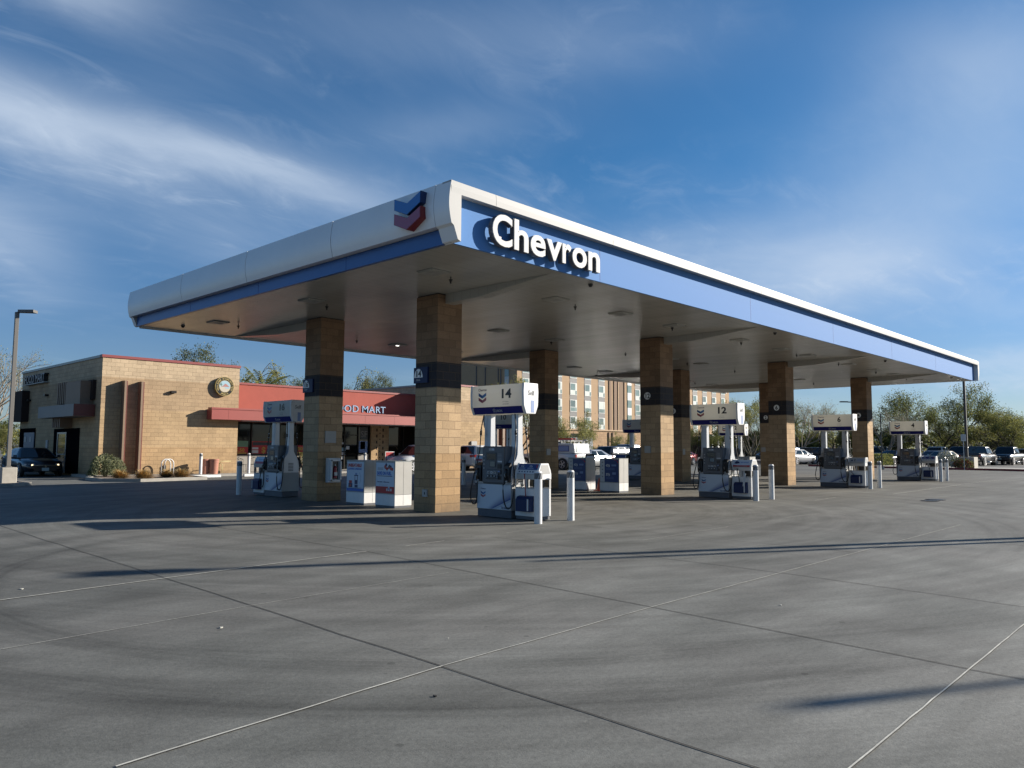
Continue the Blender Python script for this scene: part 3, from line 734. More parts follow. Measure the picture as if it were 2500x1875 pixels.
plate_on(cols['16'], 'y', .22, 1.69, .59, 2.04, 'lgrey', 'access_panel')
plate_on(cols['12'], 'x', .39, 1.42, .64, 1.66, 'lgrey', 'access_panel')
plate_on(cols['8'], 'y', .06, 1.27, .26, 1.55, 'lgrey', 'access_panel')
plate_on(cols['10'], 'y', .08, 1.29, .32, 1.54, 'lgrey', 'access_panel')
plate_on(cols['2'], 'x', .48, 1.39, .74, 1.65, 'lgrey', 'access_panel')
o = plate_on(cols['14'], 'x', .27, .37, .44, .55, 'lgrey', 'outlet_box', .05)
b = MB(); b.box(-.056, .33, .43, -.049, .36, .49, 'black'); b.build('latch', o)
# fire extinguisher cabinet on column 16: white frame, dark glass, extinguisher behind
fe = thing('extinguisher_cabinet', (.27, 5.2, .54), label='white framed fire extinguisher cabinet on the column marked 16', cat='cabinet')
b = MB(); b.box(0, -.16, 0, .42, -.002, .71, 'white'); 
b.build('case', fe, bevel=.012, bseg=2)
b = MB(); b.box(.10, -.170, .08, .32, -.158, .63, 'black'); b.build('recess', fe)
b = MB(); b.cyl((.21, -.178, .13), .055, .30, 'chevred', seg=14); b.cyl((.21, -.178, .43), .055, .05, 'chevred', seg=14, r2=.02); b.cyl((.21, -.178, .48), .02, .05, 'steel', seg=8)
b.box(.16, -.185, .20, .26, -.236, .30, 'posterw'); b.build('extinguisher', fe)
b = MB()
for q in ((.03, -.25, .05, .39, -.235, .085), (.03, -.25, .62, .39, -.235, .66), (.03, -.25, .05, .075, -.235, .66), (.345, -.25, .05, .39, -.235, .66)): b.box(*q, 'white')
b.box(.03, -.236, .05, .05, -.158, .66, 'white'); b.box(.37, -.236, .05, .39, -.158, .66, 'white'); b.build('door_frame', fe)
# ------------------------------------------------------------------ fuel dispensers
def mark(mb, org, w, X, Z, d=.002):
    """the two-band chevron mark, w wide; org = centre; X across, Z up"""
    O, X, Z = Vector(org), Vector(X), Vector(Z); N = X.cross(Z).normalized()
    def q(pts, m): mb.poly([O + X * (p[0] * w) + Z * (p[1] * w) + N * d for p in pts], m)
    for z0, a, b in ((.30, 'cvA', 'cvB'), (-.12, 'cvC', 'cvD')):
        q([(-.5, z0 + .20), (0, z0 - .05), (0, z0 - .33), (-.5, z0 - .08)], a)
        q([(0, z0 - .05), (.5, z0 + .20), (.5, z0 - .08), (0, z0 - .33)], b)

def catenary(a, b, low, k=14, out=(0, 0, 0)):
    """hose loop from a down to height low and up to b"""
    a, b = Vector(a), Vector(b); pts = []
    for i in range(k + 1):
        t = i / k; p = a.lerp(b, .5 - .5 * cos(pi * t))
        s = sin(pi * t) ** .75
        base = a.z + (b.z - a.z) * t
        z = base - s * (base - low)
        pts.append((p.x + out[0] * s, p.y + out[1] * s, z))
    return pts

def make_pump():
    t = thing('fuel_dispenser', (0, 0, 0))
    b = MB(); b.box(-.285, -.535, .0, .285, .535, .17, 'plinth'); b.build('plinth', t, bevel=.006)
    b = MB(); b.box(-.298, -.545, .172, .298, .545, .745, 'lgrey'); b.build('lower_cabinet', t, bevel=.004)
    for s in (-1, 1):
        # printed door
        b = MB(); X = (0, -s * -1, 0)
        u0, u1 = (.53, -.53) if s == -1 else (-.53, .53)
        x = s * .3005
        b.poly([(x, u0, .185), (x, u1, .185), (x, u1, .735), (x, u0, .735)], 'graphic', uv=[(0, 0), (1, 0), (1, 1), (0, 1)])
        o = b.build('door', t, fixn=False)
        Xd = (0, -1, 0) if s == -1 else (0, 1, 0); yl = .34 if s == -1 else -.34
        b = MB(); mark(b, (s * .302, yl, .50), .155, Xd, (0, 0, 1))
        b.text('Chevron', (s * .302, yl, .615), .035, Xd, (0, 0, 1), 'dkblue', depth=.002, bold=.008, width=.155)
        b.text('TECHRON', (s * .302, -yl * 1.08, .20), .05, Xd, (0, 0, 1), 'dkblue', depth=.002, bold=.02, width=.27)
        b.build('logo', o, fixn=False)
    # sculpted ends that rise as masts
    for s in (-1, 1):
        pr = [(-.295, .746), (-.295, .93), (-.275, 1.08), (-.22, 1.22), (-.135, 1.32), (-.095, 1.42), (-.08, 1.7), (-.075, 2.33)]
        pr = pr + [(-p[0], p[1]) for p in reversed(pr)]
        b = MB(); b.prism(pr, s * .335, s * .538, 'silver', axis='y'); o = b.build('mast', t, bevel=.006)
        b = MB()
        for k in range(6): b.box(-.09, s * .539, .80 + k * .045, .09, s * .5415, .825 + k * .045, 'dispgrey')
        b.build('vent', o)
    # head with screen, keypad and card slot
    b = MB(); b.box(-.30, -.36, .748, .30, .36, 1.60, 'dispgrey'); b.build('head', t, bevel=.012)
    for s in (-1, 1):
        f = lambda a: s * a
        yy = lambda v: -v if s == 1 else v      # v: + is the viewer's left on the -x face
        b = MB(); b.box(f(.302), yy(.345), .775, f(.335), yy(-.345), 1.585, 'dispgrey'); face = b.build('face_panel', t, bevel=.01)
        b = MB(); b.box(f(.3365), yy(.13), 1.50, f(.339), yy(-.05), 1.555, 'lgrey'); b.box(f(.339), yy(.02), 1.51, f(.3405), yy(-.04), 1.545, 'poster')
        for k in range(5): b.box(f(.3365), yy(-.15), 1.42 - k * .032, f(.3385), yy(-.28), 1.432 - k * .032, 'grey')
        b.box(f(.3365), yy(-.15), 1.24, f(.3385), yy(-.29), 1.275, 'posterw'); b.build('decal', face)
        b = MB(); b.box(f(.3365), yy(.21), 1.28, f(.340), yy(-.12), 1.46, 'dispdark'); b.poly([(f(.3415), yy(.18), 1.30), (f(.3415), yy(-.09), 1.30), (f(.3415), yy(-.09), 1.43), (f(.3415), yy(.18), 1.43)], 'screen')
        b.build('price_display', face)
        b = MB(); b.prism([(f(.336), 1.13), (f(.352), 1.13), (f(.345), 1.27), (f(.336), 1.27)], yy(.10), yy(-.10), 'dispdark', axis='y')
        b.poly([(f(.354), yy(.075), 1.145), (f(.354), yy(-.075), 1.145), (f(.3475), yy(-.075), 1.255), (f(.3475), yy(.075), 1.255)], 'screen')
        b.build('pay_screen', face)
        b = MB(); b.prism([(f(.336), .86), (f(.385), .88), (f(.36), 1.06), (f(.336), 1.08)], yy(.19), yy(-.19), 'dispgrey', axis='y')
        for r_ in range(2):
            for c_ in range(3):
                y_ = .10 - c_ * .10; z_ = .905 + r_ * .075
                b.box(f(.375 - r_ * .010), yy(y_ + .035), z_, f(.392 - r_ * .010), yy(y_ - .035), z_ + .052, ('dispdark' if r_ == 0 else ('posterw' if c_ == 1 else 'lgrey')))
                b.box(f(.392 - r_ * .010), yy(y_ + .015), z_ + .012, f(.394 - r_ * .010), yy(y_ - .015), z_ + .035, 'posterw' if r_ == 0 else 'black')
        b.box(f(.37), yy(.16), .885, f(.384), yy(-.16), .897, 'black'); b.build('grade_button_panel', face, bevel=.003)
        b = MB()
        b.box(f(.3365), yy(-.16), 1.10, f(.355), yy(-.27), 1.20, 'black'); b.box(f(.3365), yy(-.16), .98, f(.36), yy(-.27), 1.08, 'dispdark'); b.box(f(.36), yy(-.19), 1.02, f(.362), yy(-.24), 1.05, 'bluelite')
        b.box(f(.3365), yy(-.17), .85, f(.345), yy(-.27), .93, 'black')
        for k in range(4): b.cyl((f(.3365) if s > 0 else f(.346), yy(.28), 1.10 + k * .09), .02, .0095, 'lgrey', seg=10, axis='x')
        b.build('card_reader', face)
        # nozzle boots with nozzles, and hoses
        for e in (1, -1):
            y0, y1 = yy(e * .37), yy(e * .53)
            b = MB(); b.prism([(f(.27), .80), (f(.345), .80), (f(.37), .95), (f(.35), 1.16), (f(.27), 1.24)], min(y0, y1), max(y0, y1), 'rubber', axis='y'); hb = b.build('nozzle_boot', t, bevel=.008)
            ym = (y0 + y1) / 2
            b = MB(); b.tube([(f(.372), ym, 1.10), (f(.392), ym, 1.0), (f(.385), ym, .90), (f(.36), ym, .83)], .022, 'black', seg=8)
            b.tube([(f(.36), ym, .84), (f(.352), ym, .79)], .026, 'lgrey', seg=8)
            b.tube([(f(.392), ym, 1.04), (f(.418), ym, .97), (f(.39), ym, .89)], .007, 'alu', seg=6); b.build('nozzle', hb)
            ye = yy(e * .575)
            b = MB()
            top = [(f(.14), yy(e * .50), 2.33), (f(.16), yy(e * .545), 2.1), (f(.17), yy(e * .56), 1.97)]
            b.tube(top, .013, 'rubber', seg=8)
            b.tube([(f(.17), yy(e * .56), 1.99), (f(.172), yy(e * .56), 1.955)], .02, 'lgrey', seg=8)
            b.tube([(f(.172), yy(e * .56), 1.955), (f(.175), yy(e * .562), 1.86)], .026, 'black', seg=8)
            b.tube([(f(.175), yy(e * .562), 1.86), (f(.177), yy(e * .563), 1.83)], .02, 'lgrey', seg=8)
            A_ = (f(.345), yy(.60 if e == 1 else -.68), .95); tip = (f(.372), yy(.58 if e == 1 else -.36), .74)
            b.tube([(f(.177), yy(e * .563), 1.83), (f(.20), yy(e * .57), 1.5), (f(.27), yy(e * .585), 1.2), A_], .013, 'rubber', seg=8)
            if e == 1:
                cv = [(f(.345), .600, .95), (f(.36), .635, .80), (f(.37), .675, .62), (f(.37), .695, .47), (f(.365), .675, .34), (f(.355), .625, .27), (f(.345), .565, .27), (f(.345), .515, .34), (f(.35), .49, .50), (f(.36), .475, .70), (f(.36), .46, .81)]
                b.tube([(q_[0], yy(q_[1]), q_[2]) for q_ in cv], .0155, 'rubber', seg=8)
            else: b.tube(catenary(A_, tip, .22 if e == -1 else .40, 18, (f(.03), yy(.02 if e == 1 else -.02), 0)) + [(f(.36), yy(e * .45), .81)], .0155, 'rubber', seg=8)
            b.build('hose', t)
    # sign box on top
    pr = [(-.15, 2.33), (-.228, 2.51), (-.242, 2.82), (-.225, 3.01)]; pr = pr + [(-p[0], p[1]) for p in reversed(pr)]
    b = MB(); b.prism(pr, -.80, .80, 'signface', axis='y'); sg = b.build('sign_box', t, bevel=.004)
    for s in (-1, 1):
        pr2 = [(p[0] * 1.03, 2.325 + (p[1] - 2.325) * 1.012) for p in pr]
        b = MB(); b.prism(pr2, s * .80, s * .86, 'white', axis='y'); ec = b.build('end_cap', sg, bevel=.012, bseg=2)
        X = (s * 1., 0, 0) if s == -1 else (-1, 0, 0)
        Xd = (1, 0, 0) if s == -1 else (-1, 0, 0)
        b = MB(); b.text('Self', (0, s * .8625, 2.745), .11, Xd, (0, 0, 1), 'dispgrey', depth=.002, width=.21, bold=.01)
        xx = .05 if s == -1 else -.05
        b.poly([(xx - .055, s * .8635, 2.36), (xx + .055, s * .8635, 2.36), (xx + .055, s * .8635, 2.63), (xx - .055, s * .8635, 2.63)], 'bluelite')
        b.build('end_graphic', ec, fixn=False)
        # blue band on the lower slope
        b = MB(); n_ = .003
        b.poly([(s * (.158 + n_), -.785, 2.345), (s * (.158 + n_), .785, 2.345), (s * (.2265 + n_), .785, 2.503), (s * (.2265 + n_), -.785, 2.503)], 'navy')
        Xd = (0, -1, 0) if s == -1 else (0, 1, 0)
        nrm = Vector((s * .158, 0, -.0685)).normalized(); upv = Vector((s * .0685, 0, .158)).normalized()
        o_ = Vector((s * (.180 + n_), 0, 2.385)) + nrm * .003
        b.text('TECHRON', o_, .062, Xd, upv, 'posterw', depth=.002, bold=-.003, width=.30)
        b.text('with', o_ + upv * .068 + Vector(Xd) * -.10, .02, Xd, upv, 'posterw', depth=.002)
        b.build('blue_band', sg, fixn=False)
        yl = .45 if s == -1 else -.45
        b = MB(); mark(b, (s * .2445, yl, 2.715), .255, Xd, (0, 0, 1)); b.text('Chevron', (s * .2445, yl, 2.88), .062, Xd, (0, 0, 1), 'dkblue', depth=.002, bold=.01, width=.27)
        for k in range(2):
            b.text(('for assistance', 'dial attendant')[k], (s * .2445, yl + (-.66 if s == -1 else .66), 2.605 - k * .055), .024, Xd, (0, 0, 1), 'grey', depth=.0015, align='L')
        b.build('brand_mark', sg, fixn=False)
    return t
def pump_number(t, num, s=-1):
    sg = [c for c in t.children if c.name.startswith('sign_box')][0]
    b = MB(); Xd = (0, -1, 0) if s == -1 else (0, 1, 0); yl = -.30 if s == -1 else .30
    b.text(num, (s * .2445, yl, 2.70), .20, Xd, (0, 0, 1), 'black', depth=.003, bold=.03, width=.30 if len(num) > 1 else None)
    b.build('pump_number', sg, fixn=False)

def make_kiosk():
    t = thing('service_kiosk', (0, 0, 0))
    b = MB(); b.box(-.205, -.32, 0, .205, .32, .07, 'plinth'); b.build('plinth', t)
    b = MB(); b.box(-.22, -.335, .072, .22, .335, .67, 'white'); b.build('base_cabinet', t, bevel=.006)
    b = MB()
    for x in (-1, 1):
        for y in (-.335, -.02, .305): b.box(x * .22, y, .672, x * .165, y + .03 + (.02 if y == -.02 else 0), .87, 'alu')
    b.box(-.218, -.33, .672, .218, .33, .70, 'alu'); b.box(-.03, -.31, .70, .03, -.03, .869, 'black'); b.build('frame', t)
    b = MB(); b.box(-.22, -.335, .872, .22, .335, .99, 'alu'); b.build('upper_band', t, bevel=.004)
    b = MB(); b.prism([(-.22, .99), (-.125, 1.215), (.125, 1.215), (.22, .99)], -.29, .29, 'alu', axis='y'); b.build('sloped_top', t)
    for s in (-1, 1):
        pr = [(-.225, .868), (-.225, .99), (-.20, 1.08), (-.13, 1.225), (.13, 1.225), (.20, 1.08), (.225, .99), (.225, .868)]
        b = MB(); b.prism(pr, s * .29, s * .345, 'white', axis='y'); o = b.build('end_panel', t, bevel=.008)
        b = MB(); b.prism([(-.18, .995), (-.105, 1.19), (.105, 1.19), (.18, .995)], s * .345, s * .3475, 'lgrey', axis='y'); b.build('hatch', o)
        # squeegee bucket, open top, with handle
        b = MB(); f = s
        b.prism([(.172, .18), (.172, .53), (.30, .50), (.355, .44), (.355, .18)], -.22, .20, 'bucket', axis='y') if s > 0 else b.prism([(-.172, .18), (-.172, .53), (-.30, .50), (-.355, .44), (-.355, .18)], -.22, .20, 'bucket', axis='y')
        b.box(f * .356, -.14, .20, f * .362, -.19, .46, 'posterw'); o = b.build('squeegee_bucket', t, bevel=.008)
    return t
def kiosk_graphic(t, style):
    b = MB(); s = -1
    a, c = Vector((-.2215, 0, .993)), Vector((-.1265, 0, 1.213)); up = (c - a).normalized(); nrm = Vector((-up.z, 0, up.x)); L = (c - a).length
    P = lambda y, v, d=.002: Vector((a.x, y, a.z)) + up * (v * L) + nrm * d
    def q(y0, y1, v0, v1, m, d=.002): b.poly([P(y0, v0, d), P(y1, v0, d), P(y1, v1, d), P(y0, v1, d)], m)
    if style == 'blue':
        q(.285, -.285, .02, .40, 'posterw'); q(.285, -.285, .40, .98, 'navyposter')
        b.text('47¢', P(.17, .66, .004), .045, (0, -1, 0), up, 'posterw', depth=.001, bold=.02); b.text('37¢', P(-.08, .66, .004), .045, (0, -1, 0), up, 'posterw', depth=.001, bold=.02)
        for k in range(2):
            for yy in (.17, -.08): q(yy + .09, yy - .09, .50 + k * .07, .52 + k * .07, 'poster', .004)
        for k in range(6): q(.24 - k * .08, .205 - k * .08, .15, .28, 'dkblue', .004)
        q(-.24, -.27, .6, .9, 'red', .004)
    elif style == 'redcar':
        q(.285, -.285, .02, .24, 'red'); q(.285, -.285, .24, .98, 'poster')
        b.poly([P(.25, .5, .004), P(.18, .42, .004), P(.06, .52, .004), P(.10, .74, .004), P(.19, .82, .004)], 'dkblue')
        b.text('SAVE ON FUEL', P(-.10, .55, .004), .035, (0, -1, 0), up, 'blue', depth=.001, bold=.02, width=.27); q(.15, -.2, .1, .14, 'posterw', .004)
    else:
        q(.285, -.285, .10, .98, 'lgrey'); q(.22, .14, .35, .62, 'dkblue', .004); q(.08, .05, .3, .8, 'dkblue', .004)
        for k in range(3): q(-.02, -.25, .4 + k * .14, .46 + k * .14, 'bluelite', .004)
    b.build('top_graphic', t, fixn=False)
def squeegee(t, m, p0, p1, towel=False):
    b = MB(); b.tube([p0, p1], .011, m, seg=8); b.box(p1[0] - .03, p1[1] - .02, p1[2], p1[0] + .03, p1[1] + .02, p1[2] + .01, m)
    k = [c for c in t.children if c.name.startswith('squeegee_bucket')][0]
    b.build('squeegee', k)
    if towel:
        b = MB(); b.prism([(-.32, .80), (-.30, .80), (-.40, .42), (-.42, .40), (-.36, .62)], -.14, -.20, 'posterw', axis='y')
        b.build('paper_towel', t)
def make_bollard():
    t = thing('bollard', (0, 0, 0))
    b = MB(); b.cyl((0, 0, 0), .083, 1.06, 'white', seg=22); b.cyl((0, 0, 1.06), .083, .035, 'white', seg=22, r2=.06); b.build('post', t)
    b = MB()
    b.cyl((0, 0, .93), .0845, .125, 'dispgrey', seg=22)
    rs = .0862
    for k in range(4):
        a0 = -2.9 + k * .30 * 2.2
        pts = [(a0 + .0, .93), (a0 + .13, .93), (a0 + .13 + .55, 1.055), (a0 + .55, 1.055)]
        st = 6
        for i in range(st):
            q = []
            for (u0, v0), (u1, v1), tt in ((pts[0], pts[3], i / st), (pts[1], pts[2], i / st), (pts[1], pts[2], (i + 1) / st), (pts[0], pts[3], (i + 1) / st)):
                a_ = u0 + (u1 - u0) * tt; z_ = v0 + (v1 - v0) * tt; q.append((rs * cos(a_), rs * sin(a_), z_))
            b.poly(q, 'posterw')
    b.build('reflective_band', t, fixn=False)
    return t

pump0 = make_pump(); kiosk0 = make_kiosk(); boll0 = make_bollard()
used = set()
def place(proto, *a, **k):
    if proto.name not in used:
        used.add(proto.name); o = proto
        # parts first, so that later copies stay clean: always copy and drop the prototype at the end
    o = copy_tree(proto, *a, **k); return o
PG = 'fuel dispensers on the pump islands'; KG = 'windshield service kiosks beside the dispensers'; BG = 'white bollards at the ends of the pump islands'
isl = {0: ('14', '16'), 1: ('12', '10'), 2: ('6', '8'), 3: ('4', '2')}
pos = {'14': 'nearest', '12': 'second', '6': 'third', '4': 'farthest'}
for k, x in enumerate(XI):
    xc = x + .43; na, nb = isl[k]
    # shallow pad of the island
    p = copy_tree(pump0, (xc, -1.865, .015), 0, label=f'white and grey fuel dispenser numbered {na} under its lit white sign box', group=PG); p['category'] = 'fuel dispenser'; pump_number(p, na)
    lab = {'16': 'fuel dispenser numbered 16 in the shade beyond the left column', '10': 'fuel dispenser numbered 10 seen through the gap of dispenser 14', '8': 'fuel dispenser half hidden behind the column marked 12', '2': 'fuel dispenser numbered 2 seen behind dispenser 12'}[nb]
    p = copy_tree(pump0, (xc, 7.93, .015), pi, label=lab, group=PG); p['category'] = 'fuel dispenser'; pump_number(p, nb, 1)
    kk = copy_tree(kiosk0, (xc - .01, -2.80, .02), 0, group=KG, label={0: 'service kiosk with navy poster and red squeegee beside dispenser 14', 1: 'service kiosk with red striped poster and hanging paper towel beside dispenser 12', 2: 'service kiosk with plain grey top panel beside dispenser 6', 3: 'service kiosk with blue top beside dispenser 4'}[k]); kk['category'] = 'service kiosk'
    kiosk_graphic(kk, ('blue', 'redcar', 'grey', 'blue')[k])
    if k == 0: squeegee(kk, 'redp', (-.27, -.03, .46), (-.29, -.01, .99))
    if k == 1: squeegee(kk, 'rubber', (-.28, .02, .46), (-.23, .12, .93), True)
    if k == 2: squeegee(kk, 'rubber', (-.28, .02, .46), (-.25, .24, .68))
    if k == 3: squeegee(kk, 'rubber', (-.28, -.08, .46), (-.25, -.05, .80))
    kk = copy_tree(kiosk0, (xc - .01, 8.95, .02), pi, group=KG, label={0: 'service kiosk with red and white top in the shade behind dispenser 16', 1: 'service kiosk beyond dispenser 10 on the second island, far side', 2: 'service kiosk beyond the half hidden dispenser on the third island', 3: 'service kiosk with dark blue top panel beyond dispenser 2'}[k]); kk['category'] = 'service kiosk'
    # its picture faces -x too: build it on the turned copy's +x side
    g_ = MB()
    a_, c_ = Vector((.2215, 0, .993)), Vector((.1265, 0, 1.213)); up_ = (c_ - a_).normalized(); nr_ = Vector((up_.z, 0, -up_.x))
    P_ = lambda y, v: a_ + Vector((0, y, 0)) + (c_ - a_) * v + nr_ * .002
    g_.poly([P_(-.285, .02), P_(.285, .02), P_(.285, .35), P_(-.285, .35)], 'red' if k < 2 else 'navyposter'); g_.poly([P_(-.285, .35), P_(.285, .35), P_(.285, .98), P_(-.285, .98)], 'poster' if k < 2 else 'navyposter')
    if k == 0: g_.text('SAVE ON FUEL', P_(.05, .5) + nr_ * .002, .04, (0, 1, 0), up_, 'blue', depth=.001, width=.35)
    g_.build('top_graphic', kk, fixn=False)
    ordn = ('near', 'second', 'third', 'far')[k]
    for (bx, side) in ((-.56, 'left'), (.52, 'right')):
        q = copy_tree(boll0, (xc + bx, -3.44, 0), rj.uniform(-.3, .3) + (0 if bx < 0 else .2), group=BG, label=f'{side} white striped bollard in front of the kiosk of dispenser {na}'); q['category'] = 'bollard'
        q = copy_tree(boll0, (xc + bx, 9.62, 0), rj.uniform(-.3, .3), group=BG, label=f'{side} white striped bollard at the rear end of the island of dispensers {na} and {nb}'); q['category'] = 'bollard'
for o in (pump0, kiosk0, boll0):
    def rm(q):
        for c in list(q.children): rm(c)
        bpy.data.objects.remove(q)
    rm(o)

# ------------------------------------------------------------------ merchandise lockers between the columns
def locker(x, y0, y1, style, label):
    t = thing('display_locker', (x, (y0 + y1) / 2, 0), label=label, cat='locker', group='display lockers between the columns')
    h = (y1 - y0) / 2; a = -.28
    b = MB(); b.box(a + .01, -h + .01, 0, .27, h - .01, .05, 'plinth'); b.build('plinth', t)
    b = MB(); b.box(a, -h, .052, .28, h, .34, 'white'); b.build('lower_panel', t, bevel=.004)
    b = MB(); b.box(a, -h, .342, .28, h, 1.20, 'lgrey'); b.build('cabinet_body', t, bevel=.004)
    b = MB(); b.box(a - .005, -h - .005, 1.20, .285, h + .005, 1.215, 'greycap'); b.build('lid', t)
    b = MB(); b.box(-.001, -h - .003, .07, .001, -h - .0005, 1.19, 'dispgrey'); b.box(a + .02, -h - .002, .338, .26, -h - .0005, .346, 'dispgrey'); b.build('door_seam', t)
    # poster on the -x side
    X = a - .004; b = MB()
    b.box(a - .003, -h + .02, .36, a - .0005, h - .02, 1.18, 'greycap')
    def q(u0, u1, v0, v1, m, d=.0): # u 0..1 left to right as seen, v 0..1 bottom to top
        L_ = 2 * h - .06; y_ = lambda u: h - .03 - u * L_; z_ = lambda v: .37 + v * .80
        b.poly([(X - d, y_(u0), z_(v0)), (X - d, y_(u1), z_(v0)), (X - d, y_(u1), z_(v1)), (X - d, y_(u0), z_(v1))], m)
    def tx(s, u, v, hh, m, w=None, al='C', bold=.02):
        L_ = 2 * h - .06; b.text(s, (X - .002, h - .03 - u * L_, .37 + v * .80), hh, (0, -1, 0), (0, 0, 1), m, depth=.0012, width=w, align=al, bold=bold)
    if style == 'unbeatable':
        q(0, 1, 0, 1, 'poster'); q(0, 1, .0, .10, 'blue', .001)
        tx('UNBEATABLE', .45, .83, .085, 'red', .66, bold=.05); tx('CLEANING & MILEAGE', .45, .73, .05, 'blue', .66, bold=.04)
        q(.44, .68, .52, .55, 'dkblue', .001); q(.47, .50, .24, .52, 'dkblue', .001); q(.62, .65, .24, .52, 'dkblue', .001); q(.47, .65, .24, .38, 'dkblue', .0015); q(.47, .66, .12, .22, 'dkblue', .001); q(.50, .62, .55, .62, 'bluelite', .001)
        q(.10, .34, .12, .26, 'dkblue', .001); q(.13, .31, .26, .36, 'red', .001); q(.16, .27, .15, .22, 'redp', .0015)
        c0 = Vector((X - .002, h - .03 - .70 * (2 * h - .06), .37 + .44 * .8)); b.tube([c0 + Vector((0, -.10 * cos(a_) * 1.0, .17 * sin(a_))) for a_ in [(-.9 + 2.1 * i / 10) for i in range(11)]], .003, 'dkblue', seg=4)
        for k in range(2): q(.06, .88, .20 - .14 + k * .0 + .06 - k * .03 + .0, .205 - .14 + .06 - k * .03 + .006, 'grey', .001)
        tx('', .6, .04, .02, 'posterw')
    elif style == 'save':
        q(0, 1, 0, 1, 'poster'); q(0, 1, 0, .22, 'red', .001)
        tx('SAVE ON FUEL.', .46, .60, .085, 'blue', .62, bold=.05); q(.05, .90, .55, .57, 'dkblue', .001)
        rp = random.Random(9)
        for k in range(9):
            u, v = rp.uniform(.5, .93), rp.uniform(.78, .95); L_ = 2 * h - .06
            b.disc((X - .0015 - k * .0001, h - .03 - u * L_, .37 + v * .8), .045, (-1, 0, 0), ('redp', 'dkblue', 'red', 'chevred', 'dispdark')[k % 5], seg=12)
        for k in range(3): q(.08, .40, .82 - k * .03, .835 - k * .03, 'grey', .001)
        tx('Fuel rewards', .22, .35, .035, 'dkblue', .22); tx('A', .46, .34, .055, 'dkblue'); tx('with points', .62, .35, .03, 'dkblue', .18)
        for k in range(3): q(.16, .66, .29 - k * .025, .295 - k * .025, 'grey', .001)
        q(.58, .64, .08, .16, 'posterw', .0015); q(.67, .76, .08, .24, 'posterw', .0015); q(.685, .745, .11, .19, 'bluelite', .002); q(.80, .87, .08, .16, 'posterw', .0015); q(.08, .5, .13, .145, 'redp', .0015)
    elif style == 'cents':
        q(0, .24, 0, 1, 'posterw'); q(.24, 1, 0, 1, 'navyposter', .001)
        for k in range(5): q(.09, .16, .84 - k * .16, .90 - k * .16, 'grey', .001)
        tx('47¢', .42, .68, .085, 'posterw', bold=.04); tx('37¢', .42, .28, .085, 'posterw', bold=.04)
        for k in range(3):
            q(.32, .80, .61 - k * .035, .617 - k * .035, 'bluelite', .002); q(.32, .74, .21 - k * .035, .217 - k * .035, 'bluelite', .002)
        q(.62, .88, .70, .78, 'bluelite', .0015); q(.66, .86, .33, .43, 'bluelite', .0015)
        L_ = 2 * h - .06; y_ = lambda u: h - .03 - u * L_; z_ = lambda v: .37 + v * .80
        b.poly([(X - .002, y_(.74), z_(.99)), (X - .002, y_(.84), z_(.99)), (X - .002, y_(.99), z_(.82)), (X - .002, y_(.99), z_(.90))], 'red')
    else:
        q(0, 1, 0, 1, 'posterw')
        for (u0, u1, v0, v1) in ((.06, .3, .64, .66), (.06, .42, .58, .60), (.06, .40, .50, .508), (.06, .40, .46, .468), (.06, .38, .42, .428), (.06, .3, .22, .23)): q(u0, u1, v0, v1, 'dkblue' if v0 > .55 else 'grey', .001)
        q(.66, .90, .86, .95, 'dispgrey', .001); q(.66, .69, .30, .86, 'grey', .001); q(.87, .89, .30, .86, 'grey', .001)
        L_ = 2 * h - .06; y_ = lambda u: h - .03 - u * L_; z_ = lambda v: .37 + v * .80
        for (u, v) in ((.52, .92), (.48, .80), (.60, .24), (.74, .28), (.82, .18), (.7, .38)): b.poly([(X - .002, y_(u), z_(v)), (X - .002, y_(u + .02), z_(v - .01)), (X - .002, y_(u + .07), z_(v + .06)), (X - .002, y_(u + .05), z_(v + .07))], 'black')
    b.build('poster', t, fixn=False)
locker(.42, 1.76, 2.60, 'save', 'white locker with a red and white SAVE ON FUEL poster, beside column 14')
locker(.42, 3.10, 3.94, 'unbeatable', 'white locker with an UNBEATABLE poster, beside column 16')
locker(10.42, 1.80, 2.66, 'cents', 'white locker with a navy 47 cent poster, close behind column 12')
locker(10.42, 3.28, 4.12, 'cents', 'white locker with a navy 47 cent poster, left of the traffic cone')
locker(20.46, 1.80, 2.66, 'plain', 'white locker between the third pair of columns, hidden beyond dispenser 12')
locker(30.5, 1.80, 2.66, 'plain', 'white locker with black and white line drawing, right of column 6')
cn = thing('traffic_cone', (10.60, 3.02, 0), label='orange traffic cone between the two navy poster lockers', cat='traffic cone')
b = MB(); b.box(-.16, -.16, 0, .16, .16, .03, 'cone'); b.build('base', cn, bevel=.008)
b = MB(); b.cyl((0, 0, .03), .115, .42, 'cone', seg=20, r2=.03); b.cyl((0, 0, .45), .03, .02, 'cone', seg=20, r2=.022); b.build('body', cn)
